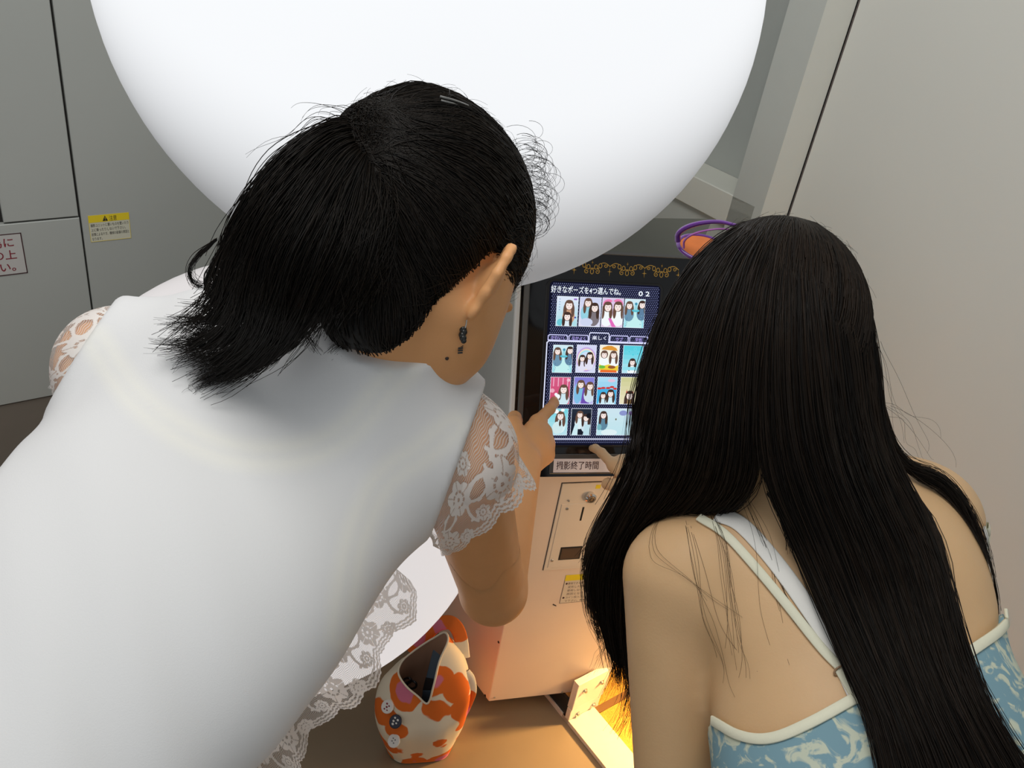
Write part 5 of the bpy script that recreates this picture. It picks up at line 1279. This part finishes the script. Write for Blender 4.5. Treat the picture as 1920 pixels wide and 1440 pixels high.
# ---- long straight hair
def capB(p):
    d = sd_ell(p, GA_(0, -0.010, 0.012), gax, (0.086, 0.100, 0.106))
    q_ = (p - GC.astype(np.float32)) @ gax.astype(np.float32).T
    hl = np.where(q_[:, 1] < 0.03, -0.12, -0.12 + (q_[:, 1] - 0.03) * 3.6)
    return smax(d, (hl - q_[:, 2]) * 0.5, 0.01)
v, q = surface_nets(capB, GC - 0.2, GC + 0.2, 0.005)
hb = obj('hair', v, q, M['hair_base'], pb_, True); vcap = v
N_ = None
GL = [[(1470, 409, .815), (1392, 424, .80), (1318, 478, .80), (1262, 556, .81), (1224, 650, .82), (1200, 750, .835), (1193, 840, .86), (1164, 915, .885), (1122, 985, .91), (1100, 1040, .925), (1108, 1100, .94), (1130, 1165, .95), (1150, 1215, .96)],
      [(1476, 409, .812), (1410, 428, .785), (1344, 490, .768), (1298, 580, .765), (1264, 690, .772), (1244, 790, .785), (1226, 870, .81), (1196, 940, .84), (1160, 1010, .875), (1138, 1080, .905), (1140, 1160, .93), (1158, 1240, .95), (1170, 1300, .965)],
      [(1481, 409, .812), (1432, 432, .775), (1380, 510, .742), (1342, 620, .733), (1318, 740, .737), (1300, 830, .75), (1280, 895, .775), (1246, 945, .815), (1204, 990, .86), (1180, 1050, .895), (1172, 1120, .92), (1176, 1200, .94), (1180, 1280, .96)],
      [(1485, 409, .812), (1450, 438, .768), (1412, 530, .727), (1388, 660, .717), (1378, 780, .722), (1370, 865, .737), (1352, 920, .765), (1312, 958, .805), (1262, 985, .85), (1225, 1020, .885), (1200, 1080, .91), (1190, 1150, .93), (1186, 1220, .945)],
      [(1487, 409, .812), (1464, 442, .765), (1438, 540, .720), (1424, 680, .709), (1422, 800, .715), (1424, 880, .727), (1408, 925, .75), (1368, 958, .79), (1318, 980, .83), (1280, 1000, .86), (1250, 1030, .885), (1232, 1070, .90), (1222, 1110, .91)]]
GR = [[(1487, 409, .812), (1466, 442, .765), (1442, 540, .720), (1430, 680, .708), (1430, 800, .712), (1436, 870, .720), (1452, 930, None), (1486, 1005, None), (1532, 1110, None), (1588, 1240, None), (1634, 1340, None), (1660, 1440, None), (1680, 1520, None)],
      [(1489, 409, .812), (1484, 445, .762), (1476, 545, .713), (1474, 680, .699), (1482, 800, .702), (1500, 880, .708), (1528, 960, None), (1562, 1045, None), (1602, 1150, None), (1650, 1270, None), (1690, 1370, None), (1724, 1470, None), (1745, 1540, None)],
      [(1491, 409, .812), (1504, 445, .763), (1518, 545, .714), (1528, 680, .700), (1542, 800, .703), (1566, 885, .710), (1600, 970, None), (1634, 1055, None), (1670, 1160, None), (1714, 1280, None), (1756, 1380, None), (1798, 1480, None), (1820, 1545, None)],
      [(1494, 409, .812), (1526, 440, .772), (1566, 530, .735), (1592, 660, .725), (1608, 780, .730), (1630, 865, .738), (1664, 950, None), (1704, 1040, None), (1736, 1150, None), (1772, 1270, None), (1816, 1370, None), (1868, 1470, None), (1895, 1540, None)],
      [(1498, 409, .815), (1552, 432, .80), (1604, 505, .80), (1634, 610, .80), (1650, 720, .80), (1662, 810, .795), (1690, 880, .785), (1734, 960, None), (1776, 1070, None), (1802, 1180, None), (1838, 1290, None), (1890, 1390, None), (1950, 1480, None)]]
def guides(G, m=30):
    out = []
    for g_ in G:
        a = np.array([(x, y, np.nan if z is None else z) for x, y, z in g_], float)
        c = catmull(a[:, :2], m * 2)
        bad = np.isnan(a[:, 2])
        # arc position of the control points on the resampled curve
        k = np.array([np.argmin(((c - a[i, :2]) ** 2).sum(1)) for i in range(len(a))])
        zz = np.interp(np.arange(m * 2), k[~bad], a[~bad, 2])
        if bad.any():
            s_ = march(bodyB, c[:, 0], np.minimum(c[:, 1], 1500)); ok = ~np.isnan(s_)
            s_ = np.interp(np.arange(m * 2), np.arange(m * 2)[ok], s_[ok]) - 0.016
            w_ = np.clip((np.arange(m * 2) - k[~bad][-1]) / 14.0, 0, 1); zz = zz * (1 - w_) + s_ * w_
            zz = np.minimum(zz, s_ + 0.05 * (1 - w_))
        for _ in range(4): zz[1:-1] = (zz[:-2] + 2 * zz[1:-1] + zz[2:]) / 4
        p = np.array([P(x, y, z) for (x, y), z in zip(c, zz)])
        out.append(catmull(p, m))
    return np.array(out)
GLw, GRw = guides(GL), guides(GR)
inward = np.array(camv(0, 0, 1.0))
def core_sheet(G, name, s0, s1, k, thick, parent, ns=70):
    c = interp_guides(G, np.linspace(s0, s1, ns))[:, :k]
    th_ = (thick * np.sin(np.linspace(0.1, np.pi - 0.1, ns)))[:, None, None] * np.sin(np.linspace(0.3, 2.9, k))[None, :, None]
    ring = np.concatenate([c + inward * 0.007, (c + inward * (0.007 + np.maximum(th_, 0.002)))[::-1]], 0)
    return obj(name, ring.transpose(1, 0, 2).reshape(-1, 3), grid_faces(k, 2 * ns, True), M['hair_base'], parent, True)
core_sheet(GLw, 'hair_fall', 0.30, 3.9, 17, 0.026, hb)
core_sheet(GRw, 'hair_fall', 0.10, 3.9, 29, 0.012, hb)
def resample_end(pp, end):
    n, L_ = pp.shape[:2]
    ti = np.clip(np.linspace(0, 1, L_)[None] * end, 0, 1) * (L_ - 1); i0 = np.clip(ti.astype(int), 0, L_ - 2); fr = (ti - i0)[..., None]
    return np.take_along_axis(pp, i0[..., None], 1) * (1 - fr) + np.take_along_axis(pp, i0[..., None] + 1, 1) * fr
def fall(G, n, depth, amp, e0, e1, name, clumpy=0.004, r0=0.00055, r1=0.00025):
    s = RNG.uniform(0, len(G) - 1, n); pp = interp_guides(G, s); L_ = pp.shape[1]; x = np.linspace(0, 1, L_)[None, :, None]
    pp = pp + inward * (RNG.random((n, 1, 1)) ** 1.6 * depth * np.sin(np.clip(x * 1.3, 0, 1) * 2.4)) + wob(n, L_, amp)
    pp = pp + np.array(camv(1, 0.3, 0)) * (np.sin(s * 17.0)[:, None, None] * clumpy * x ** 1.5)
    pp = resample_end(pp, RNG.uniform(e0, e1, (n, 1)))
    pp = keep_out(bodyB, pp, 0.0025)
    h_ = 15
    for _ in range(6): pp[:, :h_] = keep_out(capB, pp[:, :h_], 0.0012)
    tone = np.clip(0.35 + 0.3 * np.sin(s * 13.0) + 0.3 * RNG.normal(size=n), 0, 1)
    return strands(name, pp, r0, r1, M['hair_b'], hb, tone)
fall(GLw, 6500, 0.035, 0.0045, 0.52, 1.0, 'hair_fall_strands', 0.006)
fall(GRw, 6500, 0.014, 0.0035, 0.93, 1.0, 'hair_fall_strands', 0.002)
n = 2600; crown = P(1488, 411, 0.812); ci = RNG.integers(0, len(v), n * 4); vsel = vcap[ci % len(vcap)]
vsel = vsel[((vsel - GC) @ gu > -0.02)][:n]; n = len(vsel); t = np.linspace(0, 1, 14)[None, :, None]
st_ = crown + RNG.normal(size=(n, 1, 3)) * 0.003 + (RNG.random((n, 1, 1)) * 0.03) * gf
pth = st_ * (1 - t) + vsel[:, None] * t
pth = project(capB, pth.reshape(-1, 3), 0.0, 4).reshape(n, 14, 3).astype(float); gg = np.asarray(grad(capB, pth.reshape(-1, 3)), float).reshape(n, 14, 3)
strands('crown_strands', pth + gg * (0.0012 + 0.0014 * RNG.random((n, 1, 1))), 0.0005, 0.0005, M['hair_b'], hb)
LB = dict(par=hb, mm=M['hair_b'], f=bodyB)
for pix, n_, sp in (([(1655, 760, .80), (1672, 830, .80), (1705, 872, .80), (1762, 895, .80), (1806, 945, .80), (1834, 1015, .80), (1850, 1085, .80), (1852, 1150, .80)], 170, .0035),
                    ([(1655, 780, .80), (1680, 850, .80), (1720, 890, .80), (1775, 925, .80), (1815, 990, .80), (1842, 1070, .80), (1856, 1160, .80)], 120, .003),
                    ([(1440, 925, .75), (1462, 950, .75), (1480, 1000, .745), (1490, 1040, .745)], 60, .0025),
                    ([(1330, 955, .80), (1350, 1010, .77), (1365, 1100, .76), (1380, 1200, .755), (1410, 1300, .75)], 9, .006),
                    ([(1400, 940, .76), (1430, 1020, .76), (1450, 1100, .76), (1480, 1180, .75), (1530, 1290, .75)], 9, .007),
                    ([(1300, 970, .83), (1310, 1050, .78), (1340, 1150, .77), (1380, 1230, .76), (1440, 1340, .75)], 5, .008),
                    ([(1250, 985, .84), (1230, 1030, .80), (1290, 1080, .78), (1400, 1160, .76)], 3, .006),
                    ([(1180, 900, .85), (1150, 960, .87), (1118, 1010, .88), (1085, 1050, .90)], 40, .003),
                    ([(1170, 940, .87), (1130, 1000, .89), (1102, 1080, .91), (1112, 1160, .93), (1150, 1220, .95)], 60, .003),
                    ([(1176, 1000, .90), (1160, 1100, .93), (1172, 1190, .95), (1160, 1260, .97), (1140, 1310, .985)], 70, .005),
                    ([(1182, 1080, .93), (1180, 1180, .95), (1184, 1280, .97), (1172, 1340, .985), (1150, 1380, 1.0)], 60, .005),
                    ([(1190, 1100, .93), (1188, 1200, .95), (1190, 1300, .97), (1184, 1380, .985)], 60, .004),
                    ([(1150, 1180, .95), (1120, 1240, .97), (1100, 1270, .98)], 10, .004),
                    ([(1640, 640, .80), (1675, 760, .82), (1700, 830, .83), (1690, 870, .82)], 6, .008),
                    ([(1660, 760, .80), (1720, 800, .84), (1760, 850, .86), (1770, 880, .86)], 5, .008)):
    lock(pix, n_, sp, r0=0.00017 if n_ < 15 else 0.0004, r1=0.0001 if n_ < 15 else 0.00015, **LB)
m = 160; ci = RNG.integers(0, len(v), 6000); s_ = v[ci]; g_ = np.asarray(grad(capB, s_), float); edge = (np.abs(g_ @ nrm(CAM - GC)) < 0.3) & (((s_ - GC) @ gu) > 0.02); s_, g_ = s_[edge][:m], g_[edge][:m]; m = len(s_)
tt = np.linspace(0, 1, 9)[None, :, None]; tang = np.cross(g_, RNG.normal(size=(m, 3))); tang /= np.linalg.norm(tang, axis=1, keepdims=True); ln = RNG.uniform(0.006, 0.022, (m, 1, 1))
strands('flyaway_hair', s_[:, None] + ln * (g_[:, None] * (0.6 * tt - 0.3 * tt ** 2) + tang[:, None] * 0.9 * tt ** 1.5), 0.00016, 0.0001, M['hair_b'], hb)

# sunglasses pushed up on the head, one end showing on the left
sg = thing('sunglasses', GA_(-0.02, 0.07, 0.10), 'purple rimmed sunglasses pushed up on the long black hair', 'sunglasses')
M['violet'] = mat('violet_plastic', srgb(104, 52, 140), 0.2, coat=0.5); M['lens'] = mat('orange_tinted_lens', srgb(206, 112, 52), 0.12, noise=0.3, nscale=40)
s0 = P(1283, 458, 0.845); g1 = nrm(P(1350, 418, 0.835) - s0); g2 = gf; g3 = nrm(np.cross(g1, g2))
wd_ = nrm(gr)
lc = [P(1319, 466, 0.872), P(1319, 466, 0.872) + 0.064 * wd_ + 0.016 * gu]
for k, c_ in enumerate(lc):
    t_ = np.linspace(0, 2 * np.pi, 30, endpoint=False); e1 = wd_; e2 = nrm(0.55 * gf + 0.82 * gu)
    ring = np.array([c_ + 0.027 * np.cos(a_) * e1 + 0.020 * np.sin(a_) * e2 for a_ in t_]); rc = np.vstack([ring, ring[:1]])
    tv, tf = tubes(np.array([rc]), 0.0022, 0.0022, 8); obj('rim', tv, tf, M['violet'], sg, True)
    nn_ = np.cross(e1, e2); lv = np.vstack([ring + 0.0008 * nn_, [c_ + 0.003 * nn_], ring - 0.0008 * nn_])
    obj('lens', lv, [(i, (i + 1) % 30, 30) for i in range(30)] + [((i + 1) % 30 + 31, i + 31, 30) for i in range(30)], M['lens'], sg, True)
tv, tf = tubes(np.array([catmull([lc[0] + 0.027 * wd_, 0.5 * (lc[0] + lc[1]) + 0.005 * gu, lc[1] - 0.027 * wd_], 10)]), 0.0018, 0.0018, 8); obj('bridge', tv, tf, M['violet'], sg, True)
tm1 = np.array([P(x_, y_, z_) for x_, y_, z_ in catmull(np.array([(1271, 452, .858), (1272, 438, .852), (1288, 426, .842), (1316, 418, .832), (1350, 416, .822), (1385, 424, .81)], float), 26)])
tv, tf = tubes(np.array([tm1]), 0.0030, 0.0016, 8); obj('temple', tv, tf, M['violet'], sg, True)
tv, tf = tubes(np.array([tm1 + camv(0.006, 0.007, 0)]), 0.0012, 0.0008, 6); obj('temple_inlay', tv, tf, mat('pink_violet_inlay', srgb(190, 110, 196), 0.2), sg, True)
tm2 = catmull([lc[1] + 0.027 * wd_, GA_(0.075, 0.02, 0.085), GA_(0.088, -0.03, 0.05)], 16); tv, tf = tubes(np.array([tm2]), 0.0026, 0.0016, 8); obj('temple', tv, tf, M['violet'], sg, True)

# trousers and shoes below the picture
trs2 = fold([(lambda p, a=a: sd_cap(p, a[0], a[1], 0.092, 0.066), 0.03) for a in (blr, bll)] + [(lambda p, a=a: sd_cap(p, a[1], a[2], 0.064, 0.050), 0.02) for a in (blr, bll)] + [(lambda p: sd_flat(p, B3, B3 + 0.05 * bspine, 0.170, 0.150, bn, 0.74), 0.04)])
def trousers2(p): return smax(trs2(p), 0.09 - p[:, 2], 0.003)
v, q = surface_nets(trousers2, np.minimum(blo, B3 - 0.3), np.array([bhi[0], bhi[1], 1.05]), 0.010); obj('trousers', v, q, mat('indigo_denim', srgb(52, 62, 92), 0.8, noise=0.1), pb_, True)
for a in (blr, bll):
    sh = lambda p, a=a: smax(sd_cap(p, a[2] + np.array([0, -0.03, -0.05]), a[2] + np.array([0, 0.13, -0.06]), 0.046, 0.040), 0.002 - p[:, 2], 0.003)
    c_ = a[2]; v, q = surface_nets(sh, c_ + [-0.1, -0.12, -0.1], c_ + [0.1, 0.24, 0.05], 0.008); obj('shoe', v, q, mat('black_leather', (0.02, 0.02, 0.02), 0.4), pb_, True)
# ------------------------------------------------------------------ patterned bag on the floor
bag = thing('tote_bag', floor_pt(790, 1385), 'orange, pink and cream patterned cloth bag with badges on the floor beside the cabinet', 'bag')
base = [(788, 1430), (830, 1424), (846, 1405), (856, 1375), (846, 1345), (820, 1330), (790, 1332), (762, 1345), (740, 1362), (724, 1385), (728, 1412), (750, 1430)]
loops = [[floor_pt(x, y, 0.004) for x, y in base],
         [P(*q_) for q_ in [(790, 1388, 1.600), (835, 1382, 1.595), (868, 1352, 1.600), (880, 1308, 1.615), (866, 1262, 1.650), (835, 1242, 1.680), (795, 1250, 1.690), (760, 1270, 1.690), (728, 1295, 1.670), (706, 1332, 1.645), (710, 1370, 1.620), (748, 1392, 1.605)]],
         [P(*q_) for q_ in [(800, 1347, 1.575), (838, 1336, 1.570), (868, 1302, 1.575), (879, 1264, 1.585), (864, 1218, 1.605), (838, 1200, 1.630), (800, 1212, 1.650), (765, 1232, 1.650), (735, 1252, 1.640), (714, 1280, 1.620), (714, 1322, 1.600), (755, 1347, 1.585)]],
         [P(*q_) for q_ in [(802, 1319, 1.570), (813, 1286, 1.556), (824, 1240, 1.552), (840, 1202, 1.560), (834, 1186, 1.585), (814, 1196, 1.610), (797, 1206, 1.615), (774, 1222, 1.612), (754, 1240, 1.600), (747, 1262, 1.585), (761, 1286, 1.575), (783, 1305, 1.572)]]]
loops = np.array(loops)
nA, nV = 72, 26
ring = []
for lp in loops:
    c_ = catmull(np.vstack([lp[-2:], lp, lp[:2]]), 400); t_ = np.linspace(0, 1, 400)
    seg = np.linalg.norm(np.diff(np.vstack([lp[-2:], lp, lp[:2]]), axis=0), axis=1); cum = np.concatenate([[0], np.cumsum(seg)]); cum /= cum[-1]
    kk_ = np.linspace(2, 14, nA, endpoint=False); s_ = np.interp(kk_, np.arange(16), cum)
    ring.append(np.stack([np.interp(s_, t_, c_[:, k]) for k in range(3)], 1))
ring = np.array(ring)
surf = np.array([catmull(ring[:, j], nV) for j in range(nA)]).transpose(1, 0, 2)          # (nV, nA, 3)
mid = surf.mean((0, 1)); wr_ = 0.0022 * np.sin(np.arange(nA) * 2 * np.pi / nA * 7)[None, :, None] * np.sin(np.linspace(0, np.pi, nV))[:, None, None]
surf = surf + wr_ * (surf - mid) / np.linalg.norm(surf - mid, axis=2, keepdims=True)
bagm = bpy.data.materials.new('blob_print_cloth'); bagm.use_nodes = True; nt = bagm.node_tree; b = nt.nodes['Principled BSDF']; b.inputs['Roughness'].default_value = 0.8; b.inputs['Specular IOR Level'].default_value = 0.2
tc_ = nt.nodes.new('ShaderNodeTexCoord'); vo = nt.nodes.new('ShaderNodeTexVoronoi'); vo.inputs['Scale'].default_value = 14.5; vo.inputs['Randomness'].default_value = 0.75
rp = nt.nodes.new('ShaderNodeValToRGB'); rp.color_ramp.interpolation = 'EASE'
els = rp.color_ramp.elements; els[0].position = 0.0; els[0].color = srgb(214, 120, 146) + (1,); els[1].position = 1.0; els[1].color = srgb(232, 220, 196) + (1,)
for p_, c_ in ((0.27, (214, 120, 146)), (0.32, (224, 112, 42)), (0.52, (224, 112, 42)), (0.55, (232, 220, 196))):
    q_ = els.new(p_); q_.color = srgb(*c_) + (1,)
wn = nt.nodes.new('ShaderNodeTexNoise'); wn.inputs['Scale'].default_value = 22; wa = nt.nodes.new('ShaderNodeVectorMath'); wa.operation = 'MULTIPLY_ADD'; wa.inputs[1].default_value = (0.03, 0.03, 0.03)
nt.links.new(tc_.outputs['Object'], wn.inputs['Vector']); nt.links.new(wn.outputs['Color'], wa.inputs[0]); nt.links.new(tc_.outputs['Object'], wa.inputs[2])
nt.links.new(wa.outputs[0], vo.inputs['Vector']); nt.links.new(vo.outputs['Distance'], rp.inputs[0]); nt.links.new(rp.outputs[0], b.inputs['Base Color'])
vv = np.vstack([surf.reshape(-1, 3), [surf[0].mean(0)]])
ff = [tuple(q_) for q_ in grid_faces(nV, nA, True)[:, ::-1]] + [((j + 1) % nA, j, nV * nA) for j in range(nA)]
obj('body', vv, ff, bagm, bag, True)
rim = surf[-1]; rc = rim.mean(0)
inner = [rim, rim * 0.97 + rc * 0.03 - UP * 0.006, rim * 0.85 + rc * 0.15 - UP * 0.06, rim * 0.7 + rc * 0.3 - UP * 0.11]
iv = np.vstack([np.array(inner).reshape(-1, 3), [inner[-1].mean(0)]])
obj('lining', iv, [tuple(q_) for q_ in grid_faces(4, nA, True)] + [(j + 3 * nA, (j + 1) % nA + 3 * nA, 4 * nA) for j in range(nA)], mat('dark_lining', srgb(150, 115, 92), 0.9), bag, True)
tv, tf = tubes(np.array([np.vstack([rim, rim[:1]])]), 0.0020, 0.0020, 6); obj('rim_piping', tv, tf, mat('cream_piping', srgb(226, 214, 190), 0.8), bag, True)
ribbon('handle', None, [(868, 1232), (862, 1190), (846, 1168), (820, 1172), (795, 1195), (775, 1225)], 0.026, 0.0, bagm, bag, 0.003, z=[1.60, 1.585, 1.60, 1.625, 1.645, 1.655])
ribbon('handle', None, [(874, 1258), (884, 1272), (887, 1296), (878, 1322), (866, 1345)], 0.013, 0.0, bagm, bag, 0.003, z=[1.585, 1.59, 1.60, 1.61, 1.61])
def badge(x, y, z, rx, ry, m, marks, mm):
    nb_ = nrm(CAM - P(x, y, z) + np.array([-0.7, 0.15, -0.2])); r_ = nrm(np.cross(UP, nb_)); fr_ = Frame(P(x, y, z), r_, np.cross(nb_, r_))
    v, f = fr_.bevel_slab(circle(0, 0, 0.0125, 22), 0.0, 0.003, 0.001); o = obj('badge', v, f, m, bag, False)
    for (a, b_, k) in marks:
        v, f = fr_.slab(circle(a, b_, k, 9, k * 0.8), 0.003, 0.0033); obj('badge_mark', v, f, mm, o)
wb_ = mat('white_badge', srgb(222, 220, 214), 0.35); nv_ = mat('navy_badge', srgb(28, 32, 52), 0.3)
badge(727, 1325, 1.588, 9, 15, wb_, ((-0.003, 0.004, 0.0022), (0.003, 0.003, 0.0018), (0, -0.001, 0.0022), (-0.002, -0.006, 0.0018), (0.004, -0.005, 0.0016)), M['red_ink'])
badge(742, 1353, 1.580, 12, 15, nv_, ((-0.004, 0.005, 0.0022), (0.003, 0.005, 0.0024), (-0.003, -0.001, 0.0024), (0.004, -0.001, 0.002), (-0.001, -0.006, 0.0026)), wb_)
badge(739, 1389, 1.592, 9, 14, wb_, ((-0.003, 0.003, 0.0016), (0.002, 0.003, 0.0016), (-0.002, -0.002, 0.0016), (0.003, -0.003, 0.0016)), M['greytrim'])
# wallet and cord inside the bag
wl_ = thing('wallet', P(808, 1268, 1.59), 'dark slate wallet standing inside the open patterned bag', 'wallet')
c4 = [P(812, 1216, 1.585), P(826, 1228, 1.570), P(813, 1296, 1.580), P(792, 1296, 1.600)]
mb = MB(); mb.hexa([p - UP * 0.05 for p in c4], c4); o = mb.build('cover', mat('slate_leather', srgb(62, 78, 92), 0.35), wl_); bv = o.modifiers.new('bevel', 'BEVEL'); bv.width = 0.002; bv.segments = 2
mb = MB(); e_ = [0.5 * (c4[0] + c4[3]), 0.5 * (c4[1] + c4[2])]
mb.hexa([c4[3] + UP * 0.0002 + 0.30 * (c4[0] - c4[3]), c4[2] + UP * 0.0002 + 0.30 * (c4[1] - c4[2]), c4[2] + UP * 0.0002 + 0.02 * (c4[1] - c4[2]), c4[3] + UP * 0.0002 + 0.02 * (c4[0] - c4[3])],
        [c4[3] + UP * 0.003 + 0.30 * (c4[0] - c4[3]), c4[2] + UP * 0.003 + 0.30 * (c4[1] - c4[2]), c4[2] + UP * 0.003 + 0.02 * (c4[1] - c4[2]), c4[3] + UP * 0.003 + 0.02 * (c4[0] - c4[3])])
mb.build('flap', M['blackp'], wl_)
cd = thing('key_cord', P(770, 1282, 1.60), 'black looped cord lying inside the open patterned bag', 'cord')
for k, (cx_, cy_, rx_, ry_) in enumerate(((772, 1284, 9, 7), (764, 1276, 7, 5))):
    lp_ = np.array([[P(cx_ + rx_ * math.cos(t_), cy_ + ry_ * math.sin(t_), 1.600 + 0.006 * math.sin(2 * t_)) for t_ in np.linspace(0, 2 * np.pi, 26)]])
    tv, tf = tubes(lp_, 0.0022, 0.0022, 7); obj('loop', tv, tf, M['blackp'], cd, True)
